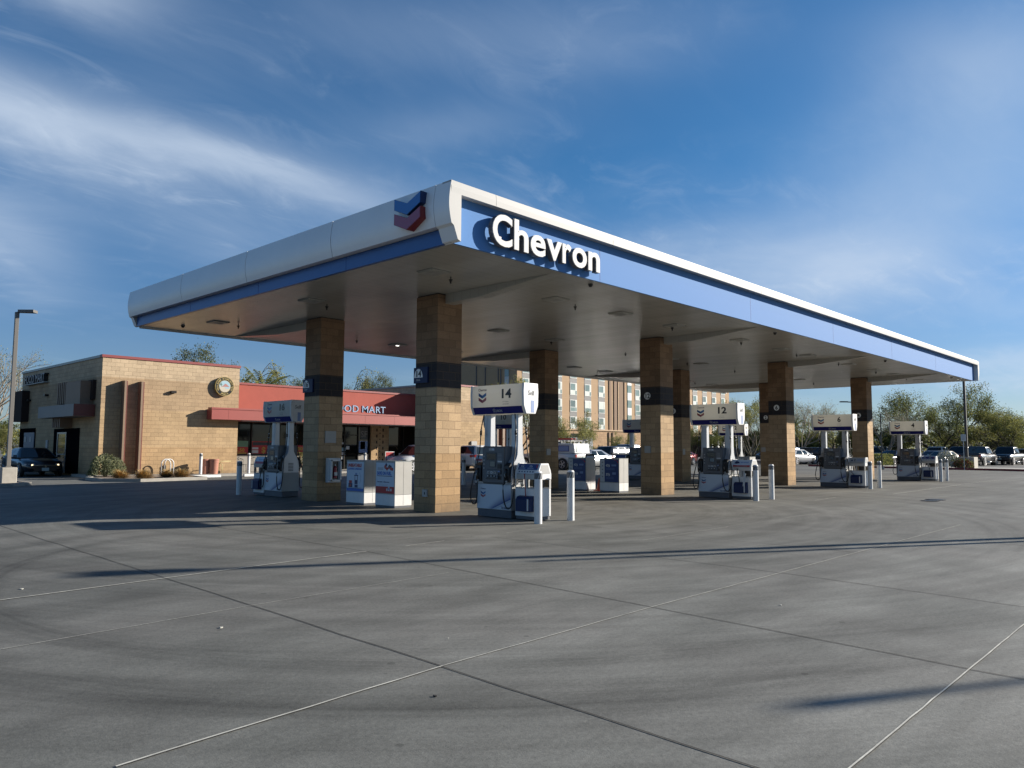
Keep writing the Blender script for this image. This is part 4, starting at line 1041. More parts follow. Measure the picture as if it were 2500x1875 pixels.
# ------------------------------------------------------------------ food mart
FY, RY = 26.2, 28.4                       # front of the block wings, recessed red wall
bl = thing('food_mart_building', (0, 0, 0), label='low tan block and red stucco food mart with flat roof and red awning', cat='building')
b = MB(); b.box(1.02, FY, 0, 8.16, 39.9, 5.92, 'cmu_bld'); b.build('block_wing', bl)
b = MB(); b.box(23.0, FY, 0, 31.5, 39.9, 5.92, 'cmu_bld'); b.build('block_wing', bl)
b = MB(); b.box(8.18, RY, 3.2, 22.98, 39.8, 5.20, 'redstucco'); b.build('stucco_wall', bl)
for x0, x1 in ((1.0, 8.18), (22.98, 31.52)):
    b = MB(); b.box(x0 - .03, FY - .05, 5.92, x1 + .03, FY + .28, 6.05, 'redcap'); b.box(x1 - .25, FY + .28, 5.92, x1 + .03, 39.95, 6.05, 'greycap')
    b.box(x0 - .03, FY + .28, 5.92, x0 + .25, 39.95, 6.04, 'greycap'); b.build('roof_cap', bl)
b = MB(); b.box(8.18, RY - .05, 5.20, 22.98, RY + .25, 5.32, 'redcap'); b.build('roof_cap', bl)
b = MB(); b.box(1.3, FY + .3, 5.7, 31.2, 39.6, 5.75, 'asphalt') if False else b.box(8.2, RY + .3, 5.05, 22.9, 39.6, 5.1, 'asphalt'); b.build('roof', bl)
# awning over the shopfront
b = MB(); b.box(6.36, 25.6, 3.0, 22.95, FY - .005, 3.55, 'redawn'); b.box(8.19, FY - .005, 3.0, 22.95, RY - .003, 3.50, 'redawn'); b.build('awning', bl)
b = MB(); b.box(6.33, 25.57, 3.55, 18.98, 26.0, 3.64, 'redawn'); b.box(18.98, 25.585, 3.55, 22.96, 26.0, 3.575, 'redcap'); b.build('awning_edge', bl)
b = MB()
for sx in (7.3, 9.6, 11.9, 14.2, 16.3, 18.6, 20.9): b.box(sx, 25.596, 3.01, sx + .008, 25.6, 3.54, 'redcap')
b.build('awning_seam', bl)
b = MB(); b.box(8.19, 25.75, 2.94, 22.9, 25.9, 2.998, 'lgrey'); b.build('soffit_trim', bl)
# shopfront glazing, knee wall, doors
b = MB(); b.box(8.17, RY, 0, 15.55, RY + .25, 1.03, 'wallgrey'); b.build('knee_wall', bl)
b = MB(); b.box(8.17, RY + .10, 1.03, 15.55, RY + .13, 3.0, 'glass'); b.box(15.6, RY + .10, .02, 18.75, RY + .13, 3.0, 'glass'); b.box(20.25, RY + .10, .12, 22.99, RY + .13, 3.0, 'glass'); b.build('shop_glazing', bl)
b = MB()
for x in (8.18, 10.15, 12.0, 13.85, 15.5, 16.7, 17.78, 18.68, 20.26, 21.6, 22.9): b.box(x, RY + .02, .05 if x > 15.4 else 1.03, x + .06, RY + .16, 2.96, 'bronze')
b.box(8.17, RY + .02, 2.94, 18.75, RY + .16, 3.0, 'bronze'); b.box(8.17, RY + .02, 1.03, 15.5, RY + .16, 1.09, 'bronze'); b.box(20.26, RY + .02, 2.94, 22.95, RY + .16, 3.0, 'bronze'); b.box(15.56, RY + .02, 2.3, 17.8, RY + .16, 2.36, 'bronze'); b.build('shopfront_frame', bl)
b = MB(); b.box(17.82, RY + .03, 0, 18.66, RY + .3, 1.07, 'wallgrey'); b.build('knee_wall', bl)
# reflections are real: pale blinds and posters inside
b = MB(); b.box(8.3, RY + .09, 1.10, 8.42, RY + .097, 1.5, 'red')
b.box(8.72, RY + .09, 1.11, 10.0, RY + .097, 1.52, 'red'); b.box(8.72, RY + .09, 1.52, 10.0, RY + .097, 1.88, 'greenp'); b.text('$5.50', (9.42, RY + .085, 1.24), .2, (1, 0, 0), (0, 0, 1), 'yellowp', depth=.002, bold=.03, width=.72)
b.box(8.9, RY + .088, 1.12, 9.9, RY + .0895, 1.19, 'yellowp'); b.build('window_poster', bl, fixn=False)
b = MB(); b.box(10.24, RY + .09, 1.11, 11.9, RY + .097, 1.86, 'red'); b.box(10.26, RY + .086, 1.15, 10.66, RY + .089, 1.33, 'posterw'); b.box(10.26, RY + .086, 1.38, 10.66, RY + .089, 1.5, 'posterw'); b.text('$17', (11.25, RY + .085, 1.18), .34, (1, 0, 0), (0, 0, 1), 'yellowp', depth=.002, bold=.03, width=.78)
b.box(10.3, RY + .086, 1.62, 11.8, RY + .089, 1.80, 'dispdark'); b.build('window_poster', bl, fixn=False)
b = MB(); b.box(12.95, RY + .09, 1.11, 13.8, RY + .097, 1.62, 'red'); b.text('5.00', (13.35, RY + .085, 1.32), .2, (1, 0, 0), (0, 0, 1), 'yellowp', depth=.002, bold=.03, width=.6); b.box(13.0, RY + .086, 1.14, 13.7, RY + .089, 1.22, 'yellowp'); b.build('window_poster', bl, fixn=False)
for (x0, x1, z0, z1, m_) in ((16.55, 16.8, 1.72, 1.84, 'posterw'), (16.5, 16.85, 1.28, 1.5, 'skyp'), (16.9, 17.15, 1.38, 1.6, 'posterw'), (16.5, 16.82, 1.0, 1.22, 'posterw'), (16.5, 16.8, .72, .94, 'posterw'), (17.9, 18.6, 1.16, 1.95, 'bluelite'), (18.02, 18.4, 1.4, 1.9, 'redp'), (18.0, 18.62, 2.05, 2.88, 'dispdark')):
    b = MB(); b.box(x0, RY + .085, z0, x1, RY + .096, z1, m_)
    if z1 > 2.5: b.text('SF', (18.3, RY + .083, 2.2), .42, (1, 0, 0), (0, 0, 1), 'grey', depth=.002)
    b.build('window_poster', bl, fixn=False)
# patterned block pier: rows of small dark openings
b = MB(); b.box(18.78, RY - .10, 0, 20.22, RY + .3, 2.998, 'cmu_bld'); pr_ = b.build('block_pier', bl)
b = MB()
for k in range(6):
    z = .55 + k * .41
    for x in (19.22, 19.74): b.box(x - .055, RY - .104, z, x + .055, RY - .09, z + .20, 'dkbrown')
    b.box(19.44, RY - .104, z + .26, 19.52, RY - .09, z + .34, 'dkbrown')
b.build('pierced_opening', pr_)
# fins on the lit wall
for x in (1.97, 2.77):
    b = MB(); b.box(x - .02, FY - .42, .1, x + .075, FY - .002, 4.80, 'fin'); f_ = b.build('wall_fin', bl)
    b = MB(); b.box(x + .076, FY - .40, .12, x + .13, FY - .003, 4.78, 'finedge'); b.build('fin_edge', f_)
for x in (28.3, 29.0, 29.7, 30.4):
    b = MB(); b.box(x, FY - .35, .1, x + .22, FY - .002, 4.8, 'fin'); f_ = b.build('wall_fin', bl)
    b = MB(); b.box(x + .222, FY - .33, .12, x + .27, FY - .003, 4.78, 'finedge'); b.build('fin_edge', f_)
def sconce(x, y, z, ax):
    b = MB()
    if ax == 'y': b.box(x - .14, y - .20, z - .05, x + .14, y - .002, z + .07, 'bronze')
    else: b.box(x - .20, y - .14, z - .05, x - .002, y + .14, z + .07, 'bronze')
    b.build('wall_lamp', bl, bevel=.01)
sconce(4.48, FY, 4.36, 'y'); sconce(1.02, 34.69, 4.37, 'x'); sconce(1.02, 38.0, 4.2, 'x')
# shaded drive-through side: awning, screen block, slats, recess with door
b = MB(); b.box(.03, 26.9, 3.0, 1.0, 32.6, 3.60, 'awnsilver') ; b.build('side_awning', bl)
b = MB(); b.box(.04, 26.885, 3.005, .99, 26.898, 3.595, 'finedge'); b.build('awning_end', bl)
b = MB(); b.box(.40, 27.25, 3.61, 1.02, 29.45, 4.78, 'fin'); b.build('screen_block', bl)
for k in range(5):
    b = MB(); y = 29.62 + k * .29; b.box(.42, y, 3.70, 1.018, y + .13, 4.82, 'fin'); b.build('slat', bl)
    b = MB(); b.box(.42, y + .6, 2.5, 1.018, y + .73, 2.995, 'fin'); b.build('slat', bl)
b = MB(); b.box(.98, 29.0, .1, 1.018, 33.1, 2.46, 'blackgap'); b.build('door_recess_shade', bl)  # black slab on the wall stands in for the shade of a deep recess
b = MB(); b.box(.955, 30.9, .1, .978, 32.3, 2.24, 'glass'); d_ = b.build('side_door', bl)
b = MB()
for q in ((.93, 30.84, .1, .954, 30.93, 2.26), (.93, 32.25, .1, .954, 32.34, 2.26), (.93, 30.93, 2.18, .954, 32.25, 2.26), (.93, 30.93, 1.05, .954, 32.25, 1.12)): b.box(*q, 'alu')
b.build('door_frame', d_)
b = MB(); b.box(.98, 36.6, .1, 1.018, 39.7, 2.56, 'blackgap'); b.build('service_recess_shade', bl)  # flat black slab again, painting the recess's shade onto the wall
b = MB(); b.box(.95, 36.64, .1, .978, 38.66, 2.30, 'bluedoor'); d_ = b.build('service_door', bl)
b = MB(); b.box(.93, 38.1, 1.75, .949, 38.5, 2.05, 'lgrey'); b.box(.93, 37.1, 1.75, .949, 37.5, 2.05, 'lgrey'); b.build('notice', d_)
b = MB(); b.box(.62, 38.2, 2.96, 1.018, 40.1, 4.80, 'dkbrown'); b.build('screen_panel', bl)
b = MB(); b.box(.86, 26.95, 3.85, 1.018, 27.7, 4.83, 'dkbrown'); b.build('screen_panel', bl)
b = MB(); b.box(.97, 34.1, 1.4, 1.018, 34.45, 1.85, 'lgrey'); b.build('meter_box', bl)
b = MB(); b.box(26.0, FY - .12, 1.45, 26.55, FY - .003, 2.0, 'lgrey'); b.build('meter_box', bl)

def sign_letters(name, body, org, h, X, label, side, face, w, depth=.12):
    s_ = thing(name, org, label=label, cat='sign')
    Xv = Vector(X); N = Xv.cross(Vector((0, 0, 1)))
    def wid(q):
        b = MB(); b.text(q, (0, 0, 0), h, (1, 0, 0), (0, 0, 1), side, align='L'); return max(v[0] for v in b.v) - min(v[0] for v in b.v) if b.v else 0
    full = wid(body); k = w / full
    for i, ch in enumerate(body):
        if ch == ' ': continue
        wc = wid(ch); x0 = (wid(body[:i + 1]) - wc) * k - w / 2; c_ = Xv * (x0 + wc * k / 2)
        b = MB(); b.text(ch, c_, h, X, (0, 0, 1), side, depth=depth, bold=.012, width=wc * k, res=3); o = b.build('letter_return', s_)
        b = MB(); b.text(ch, c_ + N * (depth + .002), h, X, (0, 0, 1), face, depth=.004, bold=.006, width=wc * k * .99, res=3); b.build('letter_face', o, fixn=False)
    return s_
sign_letters('shop_sign', 'FOOD MART', (15.95, 25.86, 3.72), .42, (1, 0, 0), 'pale blue raised FOOD MART letters standing on the red front awning', 'dkblue', 'letterblue', 4.05)
s_ = sign_letters('side_sign', 'FOOD MART', (1.0, 36.55, 5.20), .46, (0, -1, 0), 'dark raised FOOD MART letters on the shaded side wall', 'black', 'lettergrey', 3.8, .22)
b = MB(); b.box(-.26, -2.0, -.09, .0, 2.0, -.045, 'lgrey'); b.build('sign_rail', s_)
s_ = thing('script_sign', (24.55, FY - .03, 5.25), label='small black script lettering high on the right block wing', cat='sign')
b = MB(); b.text('nw', (0, 0, 0), .32, (1, 0, 0), (.25, 0, 1), 'black', depth=.02, bold=.02); b.build('lettering', s_)
# round painted community seal: plain landscape in a lettered ring
sl_ = thing('round_seal_sign', (7.22, FY - .20, 4.83), label='round wall seal with mountain landscape inside a black lettered ring', cat='sign')
b = MB(); b.cyl((0, 0, 0), .53, .16, 'gold', seg=40, axis='y'); b.build('rim', sl_)
b = MB(); b.disc((0, -.004, 0), .505, (0, -1, 0), 'black', seg=40); b.disc((0, -.007, 0), .335, (0, -1, 0), 'gold', seg=40)
b.disc((0, -.010, 0), .315, (0, -1, 0), 'skyp', seg=40)
b.poly([(.315 * cos(a), -.013, .315 * sin(a)) for a in [pi + .12 + (pi - .24) * k / 20 for k in range(21)]], 'sandp')
b.poly([(-.24, -.015, -.02), (-.10, -.015, .03), (.02, -.015, .15), (.10, -.015, .12), (.20, -.015, .03), (.28, -.015, -.02)], 'pink')
b.poly([(-.02, -.016, -.05), (.25, -.016, -.03), (.28, -.016, -.12), (.05, -.016, -.12)], 'skyp'); b.poly([(-.30, -.014, .0), (-.22, -.014, .08), (-.14, -.014, .02), (-.12, -.014, -.02), (-.3, -.014, -.03)], 'posterw')
b.box(-.215, -.018, .0, -.19, -.015, .2, 'greenp'); b.box(-.26, -.018, .05, -.16, -.015, .075, 'greenp'); b.box(-.26, -.018, .06, -.24, -.015, .15, 'greenp'); b.box(-.18, -.018, .06, -.16, -.015, .13, 'greenp')
b.build('painted_scene', sl_, fixn=False)
b = MB()
def ring_text(s, a_mid, span, rad, up):
    k = len(s)
    for i, ch in enumerate(s):
        if ch == ' ': continue
        a = a_mid + (span * (.5 - (i + .5) / k) if up else -span * (.5 - (i + .5) / k))
        d = Vector((cos(a), 0, sin(a))); Y = d if up else -d; X = Vector((sin(a), 0, -cos(a))) if up else Vector((-sin(a), 0, cos(a)))
        b.text(ch, d * rad - Vector((0, .008, 0)) - Y * .045, .09, X, Y, 'gold', depth=.002, bold=.03)
ring_text('GILA RIVER INDIAN COMMUNITY', pi / 2, 4.3, .42, True); ring_text('ARIZONA', -pi / 2, .95, .42, False)
b.build('ring_lettering', sl_, fixn=False)

# ------------------------------------------------------------------ pavement, kerbs and planting by the food mart
b = MB(); b.prism([(5.2, 24.4), (31.5, 24.4), (31.5, FY - .01), (5.2, FY - .01)], .0, .09, 'sidewalk', axis='z'); b.box(8.2, FY - .02, .0, 22.98, RY, .09, 'sidewalk'); tag(b.build('sidewalk'), kind='structure')
def kerb_island(name, outer, m_in='gravel'):
    b = MB(); n_ = len(outer); c = Vector((sum(p[0] for p in outer) / n_, sum(p[1] for p in outer) / n_))
    inner = []
    for p in outer:
        d = (c - Vector(p)); inner.append(Vector(p) + d.normalized() * .17)
    b.prism([tuple(p) for p in inner], .0, .10, m_in, axis='z'); tag(b.build(name + '_bed'), kind='structure')
    b = MB()
    for i in range(n_):
        j_ = (i + 1) % n_
        o0, o1, i0, i1 = outer[i], outer[j_], inner[i], inner[j_]
        b.poly([(o0[0], o0[1], .0), (o1[0], o1[1], .0), (o1[0], o1[1], .135), (o0[0], o0[1], .135)], 'kerb')
        b.poly([(o0[0], o0[1], .135), (o1[0], o1[1], .135), (i1[0], i1[1], .135), (i0[0], i0[1], .135)], 'kerb')
        b.poly([(i0[0], i0[1], .05), (i1[0], i1[1], .05), (i1[0], i1[1], .135), (i0[0], i0[1], .135)], 'kerb')
    tag(b.build(name + '_kerb'), kind='structure')
kerb_island('planting', [(-.25, 21.8), (.9, 20.5), (4.1, 21.0), (4.3, 22.9), (4.5, 25.3), (.75, 26.1), (.5, 25.0), (-.2, 24.0)])
kerb_island('left_planting', [(-9.5, 20.0), (-4.1, 19.5), (-3.3, 20.3), (-3.4, 22.6), (-4.3, 23.6), (-9.5, 24.2)])
b = MB(); b.box(.6, 26.1, 0, 1.0, 28.6, .13, 'kerb'); tag(b.build('wall_kerb'), kind='structure')
for k, (x0, x1, y) in enumerate(((4.35, 5.85, 23.3), (7.1, 8.6, 23.3))):
    b = MB(); b.prism([(y - .09, 0), (y + .09, 0), (y + .07, .13), (y - .07, .13)], x0, x1, 'white', axis='x')
    tag(b.build('wheel_stop', bevel=.01), ('left' if k == 0 else 'right') + ' white concrete wheel stop in front of the lit block wall', 'wheel stop', 'wheel stops by the block wall')
bm_ = make_bollard(); 
for x, y, s_ in ((5.72, 25.3, 'white bollard standing against the lit block wall left of the terracotta barrels'), (8.35, 25.2, 'white bollard at the right corner of the lit block wall'), (15.9, 25.0, 'white striped bollard in front of the shop door'), (21.6, 25.0, 'white bollard under the blue accessible parking sign'), (24.9, 24.6, 'white striped bollard in front of the right block wing'), (26.3, 24.6, 'white striped bollard by the electrical box on the right block wing')):
    q = copy_tree(bm_, (x, y, .09), 0, label=s_, group='bollards by the food mart'); q['category'] = 'bollard'
rm(bm_)
# bicycle rack: two hoops
for k, x in enumerate((3.72, 4.02)):
    b = MB(); pts = [(x, 25.35, .1), (x, 25.35, .62)] + [(x + .23 - .23 * cos(a), 25.35 + k * .35, .64 + .25 * sin(a)) for a in [pi * i / 10 for i in range(11)]] + [(x + .46, 25.35 + k * .35, .1)]
    pts[0] = (x, 25.35 + k * .35, .1); pts[1] = (x, 25.35 + k * .35, .62)
    b.tube(pts, .028, 'yellow' if False else 'white', seg=10)
    tag(b.build('bike_rack'), ('left' if k == 0 else 'right') + ' white hoop of the bicycle rack by the lit block wall', 'bike rack', 'bicycle hoops')
for k, (x, y) in enumerate(((6.05, 25.55), (6.45, 25.35))):
    bb = thing('barrel', (x, y, .09), label=('left' if k == 0 else 'right') + ' terracotta barrel against the lit block wall', cat='barrel', group='terracotta barrels')
    b = MB(); b.cyl((0, 0, 0), .21, .72, 'terracotta', seg=22, r2=.25); b.build('body', bb); b = MB(); b.cyl((0, 0, .72), .27, .07, 'terracotta', seg=22); b.cyl((0, 0, .6), .26, .03, 'terracotta', seg=22); b.build('rim', bb)
ht = thing('hand_truck', (6.95, 25.5, .09), label='pale yellow hand truck beside the terracotta barrels', cat='hand truck')
b = MB(); b.tube([(-.12, 0, .05), (-.12, 0, .55), (.0, .0, .66), (.62, .1, .66)], .018, 'yellow', seg=6); b.tube([(.05, 0, .05), (.05, 0, .5), (-.12, 0, .55)], .018, 'yellow', seg=6); b.tube([(-.12, 0, .3), (.05, 0, .3)], .014, 'yellow', seg=6); b.build('frame', ht)
b = MB(); b.cyl((-.1, .06, .08), .08, .04, 'rubber', seg=14, axis='y'); b.build('wheel', ht)
def patio_chair(x, y, rz, lab):
    c = thing('patio_chair', (x, y, .09), rz, lab, 'chair', 'wicker patio chairs by the shopfront')
    b = MB(); b.cyl((0, 0, .42), .24, .03, 'darkpole', seg=18); b.build('seat', c)
    b = MB()
    for i in range(9):
        a = -1.3 + 2.6 * i / 8; b.tube([(.24 * sin(a), .24 * cos(a), .44), (.27 * sin(a), .27 * cos(a), .62), (.25 * sin(a), .25 * cos(a), .84 - .10 * abs(a))], .009, 'darkpole', seg=4)
    b.tube([(.25 * sin(a), .25 * cos(a), .84 - .10 * abs(a)) for a in [-1.3 + 2.6 * i / 12 for i in range(13)]], .016, 'darkpole', seg=5); b.build('backrest', c)
    for a in (.8, 2.4, 3.9, 5.5):
        b = MB(); b.tube([(.2 * sin(a), .2 * cos(a), .42), (.24 * sin(a), .24 * cos(a), 0)], .012, 'darkpole', seg=5); b.build('leg', c)
patio_chair(8.9, 27.0, .6, 'wicker patio chair at the corner of the shopfront, nearest the block wall'); patio_chair(9.7, 27.2, -.5, 'wicker patio chair by the shopfront, right of the corner bollard')
# accessible parking sign
def sign_post(name, x, y, z0, h, w, hh, label, face='posterw', glyph=None, m='steel', rz=0.):
    s_ = thing(name, (x, y, z0), rz, label, 'sign')
    b = MB(); b.box(-.022, .0, 0, .022, .03, h, m); b.build('post', s_)
    b = MB(); b.box(-w / 2, -.012, h - hh, w / 2, -.002, h, face); p_ = b.build('sign_plate', s_, bevel=.003)
    b = MB()
    if glyph == 'access':
        b.box(-.10, -.016, h - hh * .62, .10, -.013, h - hh * .25, 'blue'); b.disc((0, -.018, h - hh * .48), .05, (0, -1, 0), 'posterw', seg=14); b.box(-.012, -.019, h - hh * .40, .012, -.017, h - hh * .30, 'posterw')
    else:
        for k in range(4): b.box(-w * .3, -.016, h - hh * (.25 + .18 * k), w * .3, -.013, h - hh * (.18 + .18 * k), 'grey')
    b.build('symbol', p_, fixn=False); return s_
sign_post('parking_sign', 21.6, 25.08, 1.0, 1.62, .32, .52, 'white parking sign with blue wheelchair symbol in front of the dark shopfront', glyph='access')
bs = thing('yard_sign', (17.6, 24.75, .09), label='red BIG sign standing before the patterned block pier', cat='sign')
b = MB(); b.box(-.35, -.03, .25, .35, 0, 1.18, 'winwhite'); b.box(-.31, -.035, .29, .31, -.031, 1.14, 'red'); b.build('panel', bs); b = MB(); b.text('BIG', (0, -.037, .70), .2, (1, 0, 0), (0, 0, 1), 'posterw', depth=.003, bold=.04, width=.5); b.build('lettering', bs, fixn=False)
b = MB(); b.box(-.3, -.02, 0, -.27, 0, .25, 'steel'); b.box(.27, -.02, 0, .3, 0, .25, 'steel'); b.build('stand', bs)

# ------------------------------------------------------------------ hotel
HY, HX0, HX1, HH = 71., 78.85, 151., 16.4
ho = thing('hotel_building', (0, 0, 0), label='tall tan stucco hotel with rows of white framed windows behind the forecourt', cat='building')
b = MB(); b.box(HX0, HY, 4.85, HX1, HY + 20, HH, 'hotel'); b.build('upper_wall', ho)
b = MB(); b.box(HX0 - .15, HY - .15, 0, HX1, HY + 20.2, 4.62, 'hotelb'); b.build('block_base', ho)
b = MB(); b.box(HX0 - .3, HY - .35, 4.62, HX1 + .1, HY + 20.3, 4.85, 'hotel2'); b.build('ledge', ho)
b = MB(); b.box(HX0 - .1, HY - .12, HH, HX1 + .1, HY + 20.1, HH + .3, 'hotelg'); b.build('roof_cap', ho)
bays = [80.1 + 4.15 * k for k in range(6)] + [112.7] + [118.0 + 4.15 * k for k in range(8)]
rh = random.Random(77)
HG = lambda: rh.choice(('hglass', 'hglass', 'hglass', 'shade', 'hglass2'))
for x in bays:
    b = MB(); b.box(x - .05, HY - .03, 4.86, x + 1.93, HY - .002, 15.9, 'hotelg'); ba = b.build('window_bay', ho)
    for r in range(4):
        z = 4.9 + r * 2.97
        b = MB(); b.box(x, HY - .09, z, x + 1.88, HY - .032, z + 2.12, 'winwhite'); w_ = b.build('window', ba)
        b = MB(); b.box(x + .10, HY - .10, z + .86, x + 1.36, HY - .092, z + 2.03, HG()); b.box(x + 1.42, HY - .10, z + .86, x + 1.80, HY - .092, z + 2.03, 'shade'); b.box(x + .10, HY - .10, z + .10, x + 1.36, HY - .092, z + .78, 'hglass' if r % 2 else 'shade'); b.box(x + 1.42, HY - .10, z + .10, x + 1.80, HY - .092, z + .78, 'hglass'); b.build('pane', w_)
for x in (84.4, 88.4, 92.6, 96.8, 100.9, 104.1):
    pass
b = MB()
for z in (7.3, 10.28, 13.25): b.box(HX0, HY - .012, z, HX1, HY - .001, z + .05, 'hotel2')
b.build('control_joint', ho)
for x, w, m_ in ((104.05, .75, 'hotel3'), (105.6, .9, 'hotel3'), (106.9, .35, 'hotel2'), (107.2, 1.3, 'hotel3'), (108.9, .3, 'hotel3')):
    b = MB(); b.box(x, HY - .14, 4.86, x + w, HY - .014, 16.2, m_); b.build('pilaster', ho)
for k in range(8):
    x = 110.05
    z = 4.9 + k * 1.45
    b = MB(); b.box(x, HY - .10, z, x + 1.35, HY - .015, z + 1.44, 'winwhite' if k % 2 == 0 else 'hglass'); b.build('stair_glazing', ho)
for x in (103.6, 104.8, 110.2, 111.2):
    b = MB(); b.box(x, HY - .35, .2, x + .3, HY - .152, 4.4, 'hotel3'); b.build('base_fin', ho)
for y in (72.8,):
    for k in range(8):
        b = MB(); b.box(HX0 - .10, y, 5.2 + k * 1.35, HX0 - .002, y + .95, 6.5 + k * 1.35, 'winwhite' if k % 2 else 'hglass'); b.build('stair_glazing', ho)
for y in (74.6, 75.2, 78.3, 80.5):
    b = MB(); b.box(HX0 - .12, y, 4.9, HX0 - .003, y + .15, 16.3, 'hotelg'); b.build('corner_strip', ho)
ut = thing('utility_cabinet', (66.5, 48.5, 0), label='large grey blue utility cabinet beyond the silver sedan', cat='cabinet')
b = MB(); b.box(-3.2, 0, 0, 3.2, 1.4, 2.9, 'bluedoor'); b.build('housing', ut); b = MB(); b.box(.2, -.02, 2.9, 3.3, 1.42, 3.4, 'hotel2'); b.box(-.05, -.02, .1, .05, -.002, 2.8, 'grey'); b.build('lid', ut)
# block screen wall and the low white frontage seen far behind dispenser 12
wl = thing('block_wall', (88, 47, 0), label='tan patterned block wall beyond the red car', cat='wall')
b = MB(); b.box(-3.0, 0, 0, 3.0, .4, 3.6, 'hotelb'); b.build('wall_panel', wl)
fr = thing('shop_building', (118, 52, 0), label='low building with white columns far behind dispenser 12', cat='building')
b = MB(); b.box(-10, 2, 0, 14, 8, 3.6, 'dkbrown'); b.build('back_wall', fr); b = MB(); b.box(-10, -.1, 3.1, 14, 1.5, 3.9, 'winwhite'); b.build('parapet', fr)
for k in range(12):
    b = MB(); b.box(-9.8 + 2.05 * k, 0, 0, -9.3 + 2.05 * k, .5, 3.1, 'winwhite'); b.build('porch_column', fr)
# ------------------------------------------------------------------ vehicles (local: nose towards +x)
def lerp(a, b, t): return a + (b - a) * t
def loft(mb, rings, m, cap=True, smooth=True):
    i0 = len(mb.v); k = len(rings[0])
    for r in rings: mb.v += [tuple(p) for p in r]
    mi = mb._mat(m)
    for a in range(len(rings) - 1):
        for q in range(k):
            q2 = (q + 1) % k
            mb.f.append((i0 + a * k + q, i0 + (a + 1) * k + q, i0 + (a + 1) * k + q2, i0 + a * k + q2)); mb.mi.append(mi); mb.sm.append(smooth)
    if cap:
        mb.f.append(tuple(i0 + q for q in range(k))); mb.mi.append(mi); mb.sm.append(False)
        mb.f.append(tuple(i0 + (len(rings) - 1) * k + q for q in reversed(range(k)))); mb.mi.append(mi); mb.sm.append(False)

SPEC = {
 # stations: x, z_bottom, z_top, half width ; cabin: base front, top front, top rear, base rear x ; belt z, roof z, half widths
 'sedan': dict(st=[(-2.33, .42, .92, .70), (-2.25, .32, 1.02, .82), (-1.9, .26, 1.06, .89), (-1.0, .22, .98, .91), (0, .2, .93, .92), (.9, .22, .93, .92), (1.5, .24, .88, .91), (2.0, .25, .78, .86), (2.28, .28, .66, .74), (2.36, .36, .55, .62)],
               cab=(1.12, .28, -1.05, -1.95, .94, 1.43, .86, .62), wb=(-1.38, 1.42), wr=.33, pill=((.0, .44, .90),)),
 'suv': dict(st=[(-2.3, .45, 1.0, .78), (-2.22, .35, 1.12, .88), (-1.8, .28, 1.12, .93), (-.9, .25, 1.06, .94), (.3, .25, 1.04, .94), (1.1, .26, 1.04, .93), (1.7, .28, .99, .91), (2.15, .3, .86, .84), (2.32, .38, .70, .70)],
               cab=(1.2, .55, -1.95, -2.2, 1.04, 1.70, .88, .68), wb=(-1.38, 1.42), wr=.36, pill=((.0, .36, .72),)),
 'pickup': dict(st=[(-2.85, .55, 1.05, .90), (-2.8, .48, 1.16, .96), (-2.0, .42, 1.18, .98), (-.75, .38, 1.18, .98), (-.7, .36, 1.16, .98), (.9, .36, 1.16, .98), (1.6, .38, 1.16, .97), (2.35, .4, 1.10, .94), (2.72, .45, .98, .86), (2.8, .52, .84, .80)],
               cab=(1.35, .72, -.62, -.72, 1.15, 1.88, .91, .72), wb=(-1.7, 1.8), wr=.40, pill=((.0, .5, .96),)),
}
